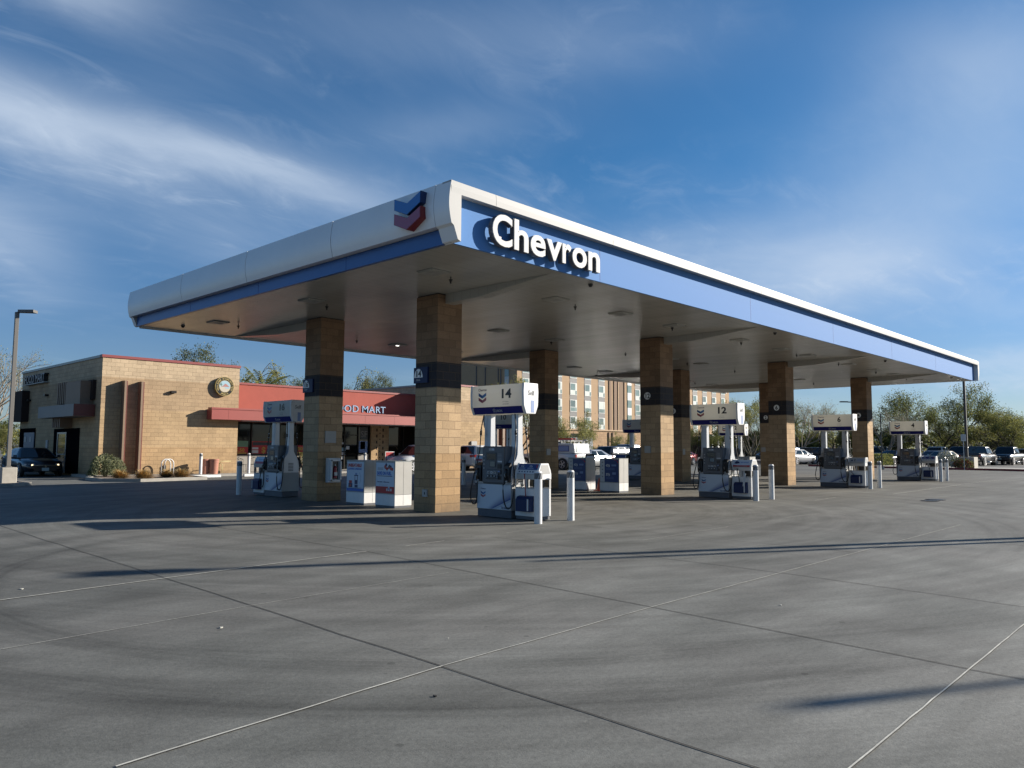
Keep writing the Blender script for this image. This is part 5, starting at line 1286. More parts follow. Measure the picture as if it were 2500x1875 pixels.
def make_car(kind, body, lit=False):
    S = SPEC[kind]; t = thing('parked_car' if kind != 'pickup' else 'pickup_truck', (0, 0, 0))
    b = MB(); rings = []
    for (x, zb, zt, hw) in S['st']:
        zm = zb + (zt - zb) * .55; zs = zb + (zt - zb) * .86
        rings.append([(x, -hw * .80, zb), (x, -hw * .97, zb + .06), (x, -hw, zm), (x, -hw * .965, zs), (x, -hw * .86, zt - .015), (x, -hw * .45, zt + .015), (x, 0, zt + .025),
                      (x, hw * .45, zt + .015), (x, hw * .86, zt - .015), (x, hw * .965, zs), (x, hw, zm), (x, hw * .97, zb + .06), (x, hw * .80, zb)])
    loft(b, rings, body); b.build('body', t)
    xf, xtf, xtr, xr, zb, zr, hb, hr = S['cab']
    zb -= .03
    # cabin: body-coloured roof and pillars
    def ring(u):   # u 0..1 belt to roof
        return [(lerp(xf, xtf, u), hb * 0 + lerp(hb, hr, u)), (lerp(xr, xtr, u), lerp(hb, hr, u))]
    def P(side, fr, u):  # side -1/1; fr 0 front..1 rear
        xa, xb_ = lerp(xf, xtf, u), lerp(xr, xtr, u)
        return Vector((lerp(xa, xb_, fr), side * lerp(hb, hr, u ** 1.3), lerp(zb, zr - .05, u)))
    b = MB(); N_ = 8; rs = []
    for i in range(N_ + 1):
        u = i / N_
        ft = [P(-1, 0, u), P(-1, 1, u), P(1, 1, u), P(1, 0, u)]; rs.append(ft)
    # finer ring with curved front and rear glass
    def rg(u, grow=0.):
        q = []
        for fr in (0, .25, .5, .75, 1.): q.append(P(-1, fr, u))
        for s_ in (-.6, 0, .6): p_ = P(1, 1, u); q.append(Vector((p_.x - .05 * (1 - abs(s_)), p_.y * s_, p_.z)))
        for fr in (1., .75, .5, .25, 0): q.append(P(1, fr, u))
        for s_ in (.6, 0, -.6): p_ = P(1, 0, u); q.append(Vector((p_.x + .10 * (1 - abs(s_)), p_.y * s_, p_.z)))
        return q
    rings = [rg(i / N_) for i in range(N_ + 1)]
    top = rg(1.); c = Vector(((xtf + xtr) / 2, 0, 0))
    for k_, z_ in ((.95, .035), (.75, .055), (.4, .065)): rings.append([Vector((lerp(c.x, p.x, k_), p.y * k_, zr - .05 + z_)) for p in top])
    loft(b, rings, body); cb = b.build('cabin', t)
    # glass, slightly proud of the cabin
    def gl(name, quad, off):
        b = MB(); off = Vector(off); st = 4; idx = [[lerp3(quad, a_ / st, c_ / st) + off for a_ in range(st + 1)] for c_ in range(st + 1)]
        for a_ in range(st):
            for c_ in range(st): b.poly([idx[c_][a_], idx[c_][a_ + 1], idx[c_ + 1][a_ + 1], idx[c_ + 1][a_]], 'carglass')
        return b.build(name, cb, fixn=False)
    def lerp3(f, a_, c_): return f(a_, c_)
    for s in (-1, 1):
        for (z0, f0, f1) in S['pill']:
            pass
        f0, f1, f2 = S['pill'][0][0], S['pill'][0][1], S['pill'][0][2]
        gl('side_window', lambda a_, c_: P(s, lerp(.07 + .12 * (1 - c_), f1 - .02, a_), lerp(.14, .90, c_)), (0, s * .006, 0))
        gl('side_window', lambda a_, c_: P(s, lerp(f1 + .02, f2 - (.06 if kind == 'sedan' else .02) - .10 * (1 - c_) * 0, a_), lerp(.14, .90, c_)), (0, s * .006, 0))
        if kind == 'suv': gl('side_window', lambda a_, c_: P(s, lerp(f2 + .01, .95, a_), lerp(.14, .90, c_)), (0, s * .006, 0))
    def frq(fr, grow):
        def f(a_, c_):
            u = lerp(.08, .93, c_); p_ = P(1, fr, u); s_ = lerp(-.9, .9, a_)
            return Vector((p_.x + grow * (1 - min(1, abs(s_))) + (.008 if grow > 0 else -.008), p_.y * s_, p_.z + .004))
        return f
    gl('windshield', frq(0, .115), (.006, 0, .004)); gl('rear_window', frq(1, -.06), (-.006, 0, .004))
    # arches and wheels
    wr = S['wr']
    for wx in S['wb']:
        for s in (-1, 1):
            hw = .90 if kind == 'sedan' else (.93 if kind == 'suv' else .975)
            b = MB(); b.cyl((wx, s * (hw - .10) if s < 0 else hw - .10, wr), wr + .055, s * .135 if s > 0 else -.135, 'rimd', seg=22, axis='y'); 
            w_ = thing('wheel', (wx, s * (hw - .06), wr)); w_.parent = t
            b.v = [(v[0] - wx, v[1] - s * (hw - .06), v[2] - wr) for v in b.v]; b.build('wheel_arch', w_)
            b = MB(); b.cyl((0, -.08, 0), wr, .18, 'tyre', seg=24, axis='y'); b.build('tyre', w_, bevel=.02)
            b = MB(); yo = s * .102
            b.cyl((0, yo - .01, 0), wr * .66, .02, 'rimd', seg=20, axis='y')
            for k in range(5):
                a = 2 * pi * k / 5; d = Vector((cos(a), 0, sin(a))); e = Vector((-sin(a), 0, cos(a))) * .035; y_ = yo + s * .014
                b.poly([Vector((0, y_, 0)) - e, Vector((0, y_, 0)) + e, d * wr * .64 + e * 1.2 + Vector((0, y_, 0)), d * wr * .64 - e * 1.2 + Vector((0, y_, 0))], 'rim')
            b.cyl((0, yo, 0), .06, s * .02, 'rim', seg=10, axis='y')
            b.tube([Vector((cos(a) * wr * .66, yo + s * .012, sin(a) * wr * .66)) for a in [2 * pi * k / 20 for k in range(21)]], .014, 'rim', seg=5, cap=False)
            b.build('rim', w_, fixn=False)
    # nose and tail
    L1 = S['st'][-1][0]; L0 = S['st'][0][0]; zt = S['st'][-2][2]; hwf = S['st'][-2][3]
    b = MB(); zf = S['st'][-1][2]
    b.box(L1 - .10, -.42, zf - .10, L1 + .015, .42, zf + .01, 'black'); b.box(L1 - .1, -.48, zf - .26, L1 + .012, .48, zf - .13, 'black')
    b.box(L1 - .05, -.46, zf + .012, L1 + .022, .46, zf + .032, 'chrome'); b.cyl((L1 - .02, 0, zf - .03), .05, .045, 'chrome', seg=14, axis='x'); b.build('grille', t)
    for s in (-1, 1):
        b = MB(); x1 = L1 - .10
        hz = zf + .05
        b.prism([(L1 - .42, s * (hwf + .105)), (L1 - .30, s * (hwf + .095)), (L1 - .10, s * (hwf - .04)), (L1 - .03, s * (hwf - .28)), (L1 - .3, s * (hwf - .30))], hz - .075, hz + .05, 'headl', axis='z')
        if lit: b.cyl((L1 - .10, s * (hwf - .17), hz - .01), .045, .075, 'headon', seg=12, axis='x')
        b.build('headlight', t, bevel=.012)
        b = MB(); zz_ = S['st'][1][2] - .13; hr_ = S['st'][1][3]
        if kind == 'pickup': b.box(L0 - .012, s * (hr_ - .17), zz_ - .22, L0 + .10, s * (hr_ - .02), zz_ + .05, 'taill')
        else: b.prism([(L0 - .004, s * (hr_ - .36)), (L0 - .012, s * (hr_ - .14)), (L0 + .10, s * (hr_ + .005)), (L0 + .32, s * (hr_ + .055)), (L0 + .3, s * (hr_ - .3))], zz_ - .09, zz_ + .07, 'taill', axis='z')
        b.build('taillight', t, bevel=.01)
        b = MB(); b.prism([(xf - .16, zb + .03), (xf - .30, zb + .03), (xf - .32, zb + .15), (xf - .20, zb + .17)], s * (hb + .04), s * (hb + .20), body, axis='y'); b.build('mirror', t, bevel=.015)
    b = MB(); b.box(L1 - .01, -.155, zf - .245, L1 + .03, .155, zf - .10, 'plate'); b.build('number_plate', t)
    b = MB(); b.box(L0 - .02, -.155, S['st'][1][2] - .36, L0 + .02, .155, S['st'][1][2] - .22, 'plate'); b.build('number_plate', t)
    if kind == 'pickup':
        b = MB(); b.box(-2.74, -.80, 1.178, -.82, .80, 1.212, 'rimd'); b.build('bed', t)
        b = MB(); b.box(L0 - .12, -.88, .50, L0 + .02, .88, .68, 'chrome'); b.build('bumper', t, bevel=.02)
        for s in (-1, 1):
            b = MB(); b.tube([(-1.1, s * 1.0, .36), (1.2, s * 1.0, .36)], .035, 'chrome', seg=8); b.build('side_step', t)
    return t
PA = {'black': paint('paint_black', (.010, .012, .018)), 'navy': paint('paint_navy', (.012, .022, .07)), 'white': paint('paint_white', (.75, .76, .76), 0.), 'silver': paint('paint_silver', (.46, .47, .48), .7),
      'grey': paint('paint_dark_grey', (.04, .045, .055)), 'red': paint('paint_red', (.52, .02, .035), .2), 'cream': paint('paint_cream', (.68, .63, .55), .1), 'blue': paint('paint_blue_grey', (.16, .25, .38), .4), 'pink': paint('paint_pale_rose', (.62, .50, .50), .2)}
protos = {}
def car(kind, col, x, y, deg, label, group='cars in the parking lot', lit=False, z=0, sc=1.):
    key = (kind, col, lit)
    if key not in protos: protos[key] = make_car(kind, PA[col], lit)
    c = copy_tree(protos[key], (x, y, z), R(deg), label=label, group=group, scale=sc if sc != 1. else None); c['category'] = 'pickup' if kind == 'pickup' else 'car'
    return c
for c_ in PA: pass
car('sedan', 'black', -.52, 31.15, -90, 'black sedan with headlights on, nose towards the forecourt, in the drive-through', lit=True, group='cars at the drive-through')
car('suv', 'navy', -2.4, 37.3, -90, 'dark SUV behind the black sedan, partly hidden by the lamp post', group='cars at the drive-through')
pk = car('pickup', 'white', 30.35, 22.05, 90, 'white pickup with camper shell and red roof rack, behind the second island')
b = MB(); b.prism([(-2.72, 1.17), (-2.60, 1.86), (-.60, 1.88), (-.60, 1.17)], -.86, .86, PA['white'], axis='y'); sh = b.build('camper_shell', pk, bevel=.05, bseg=2)
b = MB(); b.poly([(-2.735, -.66, 1.28), (-2.735, .66, 1.28), (-2.63, .62, 1.76), (-2.63, -.62, 1.76)], 'shade'); b.box(-2.2, .862, 1.30, -1.2, .868, 1.72, 'navy'); b.box(-2.15, .869, 1.34, -1.25, .872, 1.68, 'bluelite'); b.build('shell_window', sh, fixn=False)
b = MB()
for x in (-2.3, -1.4, -.2, .5): b.box(x, -.80, 2.02, x + .06, .80, 2.07, 'lgrey'); b.box(x, -.78, 1.86, x + .05, -.73, 2.02, 'lgrey'); b.box(x, .73, 1.86, x + .05, .78, 2.02, 'lgrey')
b.box(-2.5, -.82, 2.07, .9, -.76, 2.13, 'lgrey'); b.box(-2.5, .76, 2.07, .9, .82, 2.13, 'lgrey'); b.build('roof_rack', pk)
ld = thing('ladder', (30.35, 22.4, 2.14), R(90), 'red ladder lying on the roof rack of the white pickup', 'ladder')
b = MB()
for y in (-.2, .2): b.box(-2.3, y, 0, 2.0, y + .05, .10, 'red')
for k in range(12): b.box(-2.2 + k * .36, -.2, .02, -2.16 + k * .36, .22, .07, 'red')
b.build('rails', ld)
car('sedan', 'silver', 33.0, 21.0, 180, 'silver sedan parked side on behind the navy poster lockers')
car('suv', 'grey', 40.3, 24.3, 180, 'dark SUV with pale reflections behind the silver sedan')
car('pickup', 'silver', 45.0, 25.6, 180, 'silver pickup beyond the dark SUV, left of dispenser 8')
car('sedan', 'red', 50.6, 24.0, 180, 'bright red sedan seen beside the rear column of the third island')
car('suv', 'silver', 77.8, 29.0, 150, 'silver blue SUV with red tail light, right of dispenser 2')
car('suv', 'black', 74.0, 30.5, 170, 'black SUV beside the silver blue one, right of dispenser 2')
car('sedan', 'white', 63.4, 18.0, -12, 'white sedan with its nose to the right, behind the plain poster locker', sc=1.05)
car('suv', 'blue', 67.6, 20.3, -6, 'blue grey SUV parked behind the white sedan')
car('suv', 'black', 67.0, 17.0, -100, 'black car nose on beside dispenser 6')
car('pickup', 'white', 84.0, 16.5, 185, 'white pickup parked beyond the dark blue sedan')
car('sedan', 'navy', 73.6, 12.2, 172, 'dark blue sedan behind the clipped hedge, right of column 4')
car('pickup', 'white', 84.5, 10.6, 172, 'white pickup parked behind dispenser 4')
car('sedan', 'pink', 77.8, 9.4, 172, 'pale rose sedan parked just right of dispenser 4')
car('sedan', 'cream', 74.2, 7.6, 172, 'cream sedan parked behind the bollards of dispenser 4')
car('pickup', 'black', 78.6, 6.9, 172, 'black pickup mostly hidden by the concrete lamp base')
car('pickup', 'grey', 75.4, 4.6, -4, 'dark grey pickup, tailgate towards us, just right of the lamp post')
car('pickup', 'black', 81.0, 3.2, 176, 'black pickup facing us with chrome side steps, in the right hand row')
car('suv', 'silver', 88.0, 3.2, 176, 'silver SUV at the right end of the row of trucks')
car('suv', 'black', 105.5, 5.2, 172, 'small black SUV at the right edge of the picture')
car('sedan', 'white', 112, 6.6, 172, 'white sedan beyond the small black SUV', group='cars in the parking lot')
car('suv', 'white', 19.6, 31.6 - 7.6, 180, 'white car seen between the SAVE ON FUEL locker and column 14')
car('sedan', 'white', 22.3, 24.6 - .4, 180, 'white car seen between column 14 and dispenser 14') if False else None
car('suv', 'white', 24.9, 23.2, 0, 'white car seen between column 14 and dispenser 14, before the block wing')
for q in protos.values(): rm(q)

# ------------------------------------------------------------------ lamp posts and signs
def lamp_post(x, y, h, label, base=.6, bw=.5, m='darkpole', arm=1.0, adir=(1, 0), pw=.11, group='lamp posts', bm='concrete', head=(.6, .28)):
    t = thing('lamp_post', (x, y, 0), label=label, cat='lamp post', group=group)
    if base: b = MB(); b.box(-bw, -bw, .0, bw, bw, base, bm); b.build('concrete_base', t, bevel=.02)
    b = MB(); b.box(-pw * 1.5, -pw * 1.5, base, pw * 1.5, pw * 1.5, base + .05, m); b.box(-pw, -pw, base + .05, pw, pw, h, m); b.build('pole', t, bevel=.008)
    d = Vector((adir[0], adir[1], 0)).normalized(); nn = Vector((-d.y, d.x, 0))
    b = MB(); b.tube([(0, 0, h - .05), d * arm * .5 + Vector((0, 0, h)), d * arm + Vector((0, 0, h + .02))], .05, m, seg=8); b.build('arm', t)
    b = MB(); c = d * (arm + head[0] * .5) + Vector((0, 0, h + .02)); e0, e1 = d * head[0] * .6, nn * head[1] * .5
    P4 = [c - e0 - e1 * .6, c + e0 - e1, c + e0 + e1, c - e0 + e1 * .6]
    b.poly([p + Vector((0, 0, .07)) for p in P4], m); b.poly([p - Vector((0, 0, .04)) for p in reversed(P4)], m)
    for i in range(4): j_ = (i + 1) % 4; b.poly([P4[i] - Vector((0, 0, .04)), P4[j_] - Vector((0, 0, .04)), P4[j_] + Vector((0, 0, .07)), P4[i] + Vector((0, 0, .07))], m)
    b.build('lamp_head', t)
    return t
lamp_post(-3.98, 20.9, 6.86, 'tall grey lamp post on a round topped concrete base at the left edge', base=.70, bw=.26, m='greypole', arm=.12, adir=(.75, -.66), pw=.07, head=(.52, .34))
lamp_post(57.9, 1.7, 7.6, 'lamp post on the tall pale concrete base at the right of the forecourt', base=.98, bw=.62, arm=.4, pw=.085)
lamp_post(62.3, 11.3, 5.95, 'dark lamp post with long arm beside column 4', base=.4, bw=.3, arm=1.3, adir=(-.7, .72), pw=.09)
lamp_post(50.7, 5.9, 4.25, 'thin pale post just right of column 4', base=.2, bw=.12, arm=.0, pw=.035, m='darkpole', head=(.1, .1))
lamp_post(86.5, .6, 4.45, 'distant lamp post with short arm at the far right', base=.2, bw=.3, arm=1.3, adir=(-.7, .72), pw=.07)
sign_post('lot_sign', 54.8, 1.2, 0, 2.75, .40, .52, 'small white parking rules sign on a post before the big tree', face='winwhite', rz=R(-43))
sign_post('lot_sign', 46.5, 20.5, 0, 2.6, .3, .5, 'small grey sign on a post right of the rear column, near the red car', face='lgrey', rz=R(-43))
af = thing('sandwich_board', (29.6, 18.1, 0), R(-40), 'black and white sandwich board beside the silver sedan', 'sign')
b = MB(); b.poly([(-.35, -.25, .02), (.35, -.25, .02), (.30, -.02, 1.15), (-.30, -.02, 1.15)], 'black'); b.poly([(-.28, -.235, .12), (.28, -.235, .12), (.25, -.05, 1.02), (-.25, -.05, 1.02)], 'posterw'); b.build('front_panel', af, fixn=False)
b = MB(); b.poly([(.35, .25, .02), (-.35, .25, .02), (-.30, .02, 1.15), (.30, .02, 1.15)], 'black'); b.build('rear_panel', af, fixn=False)
# off the right of the picture: the posts whose shadows cross the pavement
lamp_post(11.7, -15.5, 7.9, 'tall lamp post standing on the forecourt right of the camera', base=.5, bw=.25, arm=.5, adir=(-.87, .49), pw=.085, group='forecourt lamp posts', head=(1.1, .5))
lamp_post(11.0, -15.55, 6.1, 'shorter lamp post beside the tall one right of the camera', base=.5, bw=.25, arm=.1, adir=(-.87, .49), pw=.055, group='forecourt lamp posts', head=(.2, .15))
lamp_post(10.19, -22.2, 6.9, 'lamp post behind the camera on the right', base=.5, bw=.25, arm=.15, adir=(-.87, .49), pw=.04, group='forecourt lamp posts', head=(.8, .18))
# raised islands and darker lot on the right
b = MB(); b.prism([(53.6, -14), (62, -14), (62, 14), (56.5, 14)], 0, .10, 'sidewalk', axis='z'); tag(b.build('lot_island'), kind='structure')
b = MB(); b.prism([(53.45, -14), (53.6, -14), (56.5, 14), (56.35, 14)], 0, .15, 'redkerb', axis='z'); tag(b.build('red_kerb'), kind='structure')
b = MB(); b.poly([(62, -40, .006), (160, -40, .006), (160, 60, .006), (62, 60, .006)], 'asphalt'); b.poly([(28, 19.3, .006), (62, 19.3, .006), (62, 60, .006), (34, 60, .006)], 'asphalt') if False else None; tag(b.build('lot_asphalt', fixn=False), kind='structure')

# ------------------------------------------------------------------ vegetation
def tree_mesh(seed, h=7., spread=.5, limbs=5, lv=4, leaves=14, leafm=('leafA', 'leafB'), twigm='bark', twigs=True, lsize=.13, trunk=.14, rise=.75, droop=0.):
    rg_ = random.Random(seed); T = MB(); Cn = MB()
    def leaf(p, s):
        d = Vector((rg_.gauss(0, 1), rg_.gauss(0, 1), rg_.gauss(0, .8) - droop)).normalized(); e = d.orthogonal().normalized()
        e.rotate(Matrix.Rotation(rg_.uniform(0, 6.28), 3, d)); a = d * s * rg_.uniform(.8, 1.7); w = e * s * rg_.uniform(.25, .5)
        Cn.poly([p - w, p + w, p + a + w * .3], leafm[0] if rg_.random() < .55 else leafm[1 % len(leafm)] if rg_.random() < .75 else leafm[-1])
    def grow(p, d, L, r, k):
        n_ = 3; pts = [p]; dd = d.copy()
        for i in range(n_):
            dd = (dd + Vector((rg_.uniform(-.22, .22), rg_.uniform(-.22, .22), rg_.uniform(-.08, .16) - droop * .25 * (lv - k)))).normalized(); pts.append(pts[-1] + dd * L / n_)
        if k > 0 or twigs: T.tube(pts, r, twigm, seg=6 if k >= lv - 1 else (4 if k >= 2 else 3), r2=r * .62, cap=False)
        if k == 0:
            for i in range(leaves):
                q = pts[0].lerp(pts[-1], rg_.random() ** .8) if rg_.random() < .5 else pts[rg_.randrange(1, 4)]
                leaf(q + Vector((rg_.gauss(0, .2), rg_.gauss(0, .2), rg_.gauss(0, .17))) * (h / 7), lsize)
            return
        m_ = rg_.choice((3, 3, 4)) if k > 1 else 4
        for i in range(m_):
            t_ = rg_.uniform(.45, 1.) if i else 1.
            q = pts[0].lerp(pts[-1], t_) if t_ < .99 else pts[-1]
            a = rg_.uniform(0, 6.28); o = dd.orthogonal().normalized(); o.rotate(Matrix.Rotation(a, 3, dd))
            nd = (dd + o * rg_.uniform(.35, .85) + Vector((0, 0, rg_.uniform(-.05, .30)))).normalized()
            grow(q, nd, L * rg_.uniform(.58, .78), r * .55, k - 1)
    base = Vector((0, 0, -.1)); top = Vector((rg_.uniform(-.1, .1), rg_.uniform(-.1, .1), h * .10))
    T.tube([base, top], trunk * h / 7 * 1.15, twigm, seg=8, r2=trunk * h / 7)
    for i in range(limbs):
        a = 2 * pi * (i + rg_.uniform(-.3, .3)) / limbs; s = spread * rg_.uniform(.5, 1.25)
        grow(top, Vector((cos(a) * s, sin(a) * s, rise)).normalized(), h * .36, trunk * .62 * h / 7, lv - 1)
    # normalise height
    zs = max(v[2] for v in (Cn.v or T.v)); k_ = h / zs
    for mbx in (T, Cn): mbx.v = [(v[0] * k_, v[1] * k_, v[2] * k_) for v in mbx.v]
    return T, Cn
def tree_proto(name, seed, **k):
    t = thing(name, (0, 0, 0)); T, Cn = tree_mesh(seed, **k)
    T.build('trunk', t, fixn=False)
    if Cn.v: Cn.build('crown', t, fixn=False)
    return t
TP = {
 'green': tree_proto('desert_tree', 11, h=9, spread=.95, limbs=6, lv=5, leaves=22, leafm=('leafA', 'leafC', 'leafB'), lsize=0.115, rise=.62),
 'yellow': tree_proto('desert_tree', 12, h=7, spread=.85, limbs=5, lv=5, leaves=18, leafm=('leafB', 'leafA', 'leafE'), lsize=0.1, rise=.7),
 'bare': tree_proto('bare_tree', 13, h=7, spread=.60, limbs=5, lv=5, leaves=4, leafm=('leafE', 'leafD'), twigm='twig', lsize=0.07, rise=.9),
 'pale': tree_proto('desert_tree', 14, h=5, spread=.75, limbs=6, lv=5, leaves=15, leafm=('leafB', 'leafE', 'leafA'), lsize=0.08, rise=.8),
 'dense': tree_proto('desert_tree', 15, h=5, spread=1.0, limbs=6, lv=4, leaves=70, leafm=('leafC', 'leafA', 'leafB'), lsize=0.11, rise=.6),
 'euc': tree_proto('eucalyptus_tree', 16, h=10, spread=.42, limbs=5, lv=5, leaves=26, leafm=('leafC', 'leafD', 'leafA'), twigm='barkd', lsize=0.13, rise=1., droop=.25),
 'olive': tree_proto('willow_tree', 17, h=8, spread=.5, limbs=5, lv=5, leaves=22, leafm=('leafB', 'leafE', 'leafC'), twigm='barkd', lsize=0.12, rise=1., droop=.5),
}
def palm_proto():
    t = thing('palm_tree', (0, 0, 0)); rp = random.Random(4)
    b = MB(); b.tube([(0, 0, 0), (.05, 0, 2), (0, 0, 4.6)], .22, 'barkd', seg=10, r2=.16); b.build('trunk', t)
    b = MB()
    for i in range(46):
        a = rp.uniform(0, 6.28); e = rp.uniform(-.5, 1.4); L = rp.uniform(1.7, 2.3)
        p = Vector((0, 0, 4.6)); d = Vector((cos(a) * cos(e), sin(a) * cos(e), sin(e)))
        pts = [p]
        for k in range(6): d = (d + Vector((0, 0, -.16))).normalized(); pts.append(pts[-1] + d * L / 6)
        for k in range(1, 6):
            side = d.cross(Vector((0, 0, 1))).normalized(); q = pts[k]; fw = (pts[k + 1] - pts[k])
            for s in (-1, 1):
                for z_ in (0, .5):
                    tip = q + fw * (z_ + 1.1) + side * s * .34 * (1 - k / 9) + Vector((0, 0, -.14)); b.poly([q + fw * z_, q + fw * (z_ + .35), tip], 'leafA' if rp.random() < .5 else 'leafC' if rp.random() < .4 else 'leafB')
        b.tube(pts, .012, 'leafB', seg=3, cap=False)
    b.build('crown', t, fixn=False); return t
TP['palm'] = palm_proto()
def tree(kind, x, y, h, label, rz=0., wide=1., group='trees round the lot'):
    p = TP[kind]; h0 = {'green': 9, 'yellow': 7, 'bare': 7, 'pale': 5, 'dense': 5, 'euc': 10, 'olive': 8, 'palm': 6.0}[kind]; s = h / h0
    c = copy_tree(p, (x, y, 0), rz, label=label, group=group, scale=(s * wide, s * wide, s)); c['category'] = 'tree'; return c
tree('green', 89.5, 11.6, 10.0, 'largest green desert tree, broad crown, behind dispenser 4 and the small sign', .4, 1.05)
tree('green', 93.0, 9.2, 7.6, 'rounded green tree crown just left of the tall lamp post at right', 4.1, 1.15)
tree('yellow', 88.5, 4.6, 6.6, 'yellow green tree with arching branches right of the lamp post', 1.2, 1.25)
tree('bare', 112.0, 9.4, 6.8, 'thin bare tree behind the distant lamp post at the far right', 2.)
tree('yellow', 104, 2.5, 4.6, 'low yellow green tree at the right edge of the picture', 3.1, 1.6)
tree('yellow', 98, 9.0, 5.2, 'low tree behind the row of pickups', .2, 1.8)
tree('bare', 78.5, 14.2, 6.9, 'bare grey tree just right of column 4', .9, 1.15)
tree('dense', 84.0, 17.0, 4.6, 'dense low tree behind the white pickup beside column 4', .5, 1.3)
tree('yellow', 83.0, 21.9, 5.6, 'green tree behind dispenser 6', 2.2, 1.3)
tree('bare', 71.8, 21.2, 8.1, 'tall bare tree right of column 6, spreading twigs', 1.7, .95)
tree('bare', 98.0, 27.5, 8.6, 'pale bare tree in the distance between columns 6 and 4', 2.9, 1.3)
tree('palm', 66.5, 19.6, 4.7, 'short palm right of column 6 behind the blue grey SUV', .3, .9)
tree('dense', 78.0, 25.5, 4.2, 'dense green tree low behind the blue grey SUV', 1.1, 1.4)
tree('yellow', 58.4, 20.4, 7.1, 'tall yellow green tree left of the column of dispenser 2', .8, .9)
tree('bare', 62.0, 22.4, 7.2, 'bare tree behind dispensers 12 and 2', 2.4, .9)
tree('green', 60.9, 28.4, 4.5, 'dark green tree low behind the sign of dispenser 12', 1.9, 1.0)
tree('dense', 66.4, 26.9, 4.3, 'dense dark tree behind dispenser 2', .2, 1.2)
tree('dense', 72.4, 27.4, 3.9, 'dense low tree behind the silver blue SUV', 2.0, 1.3)
tree('pale', 36.3, 24.9, 4.7, 'small feathery desert tree in front of the hotel windows', .6, 1.05)
tree('pale', 31.9, 27.4, 7.6, 'tall feathery tree behind dispenser 14, left of the hotel front', 2.5, .80)
tree('pale', 45.9, 26.9, 3.2, 'small thin tree left of dispenser 8', 3.6, .9)
tree('dense', 42.9, 27.2, 1.9, 'low dark shrub like tree beside the utility cabinet', 1.0, .6)
tree('euc', 20.8, 59.5, 12.0, 'grey green eucalyptus above the block wing roof', .5, .62)
tree('euc', 16.6, 69.0, 10.9, 'distant tree top just showing over the block wing roof', 2.5, .6)
tree('olive', 22.2, 53.3, 10.1, 'pale green drooping tree at the end of the block wing roof', 1.4, .8)
tree('palm', 20.7, 46.6, 7.9, 'palm crown above the red wall, right of the seal', 1., 1.05)
tree('palm', 18.9, 47.8, 7.6, 'smaller palm crown above the red wall next to the pale green tree', 2.2, .9)
tree('euc', 27.6, 52.5, 8.8, 'dark tree top above the red wall, just left of column 16', 3.2, .8)
tree('olive', 30.3, 49.3, 9.5, 'pale drooping tree top just right of column 16', .3, .62)
tree('euc', 31.9, 48.2, 8.7, 'middle one of the three tree tops right of column 16', 1.9, .62)
tree('euc', 33.0, 46.9, 9.4, 'rightmost of the three tree tops right of column 16', 2.7, .42)
tree('bare', 2.6, 55.7, 10.2, 'tall bare tree behind the lamp post at the left edge', .7, .85, 'trees left of the food mart')
tree('palm', 1.7, 57.0, 6.9, 'palm behind the lamp post at the left edge', 1.5, .9, 'trees left of the food mart')
tree('dense', 4.6, 52.6, 3.9, 'low green tree between the lamp post and the dark side wall', 1.2, 1.1, 'trees left of the food mart')
tree('yellow', 3.2, 48.6, 3.4, 'small yellow green tree behind the dark SUV', .2, 1.0, 'trees left of the food mart')
tree('dense', -.5, 60.0, 4.6, 'low green tree at the left edge of the picture', 2.2, 1.3, 'trees left of the food mart')
for q in TP.values(): rm(q)
# low far greenery that closes the horizon
fg = MB(); rg2 = random.Random(21)
for (xa, ya, xb, yb, hh, cnt) in ((128, -12, 132, 26, 4.6, 12000), (118, 24, 108, 40, 4.2, 5200), (-30, 88, 18, 84, 4.0, 3500), (70, 56, 60, 60, 3.0, 10)):
    for i in range(cnt):
        t_ = rg2.random(); x = lerp(xa, xb, t_) + rg2.gauss(0, 1.6); y = lerp(ya, yb, t_) + rg2.gauss(0, 1.6)
        top = hh * (.72 + .28 * sin(t_ * 31) * sin(t_ * 57 + 1)); z = top * (1 - rg2.random() ** 1.8)
        d = Vector((rg2.gauss(0, 1), rg2.gauss(0, 1), rg2.gauss(0, 1))).normalized(); e = d.orthogonal().normalized(); s_ = rg2.uniform(.22, .5)
        p = Vector((x, y, z)); fg.poly([p - e * s_ * .45, p + e * s_ * .45, p + d * s_], rg2.choice(('leafA', 'leafB', 'leafB', 'leafC')))
tag(fg.build('distant_scrub', fixn=False), kind='stuff')

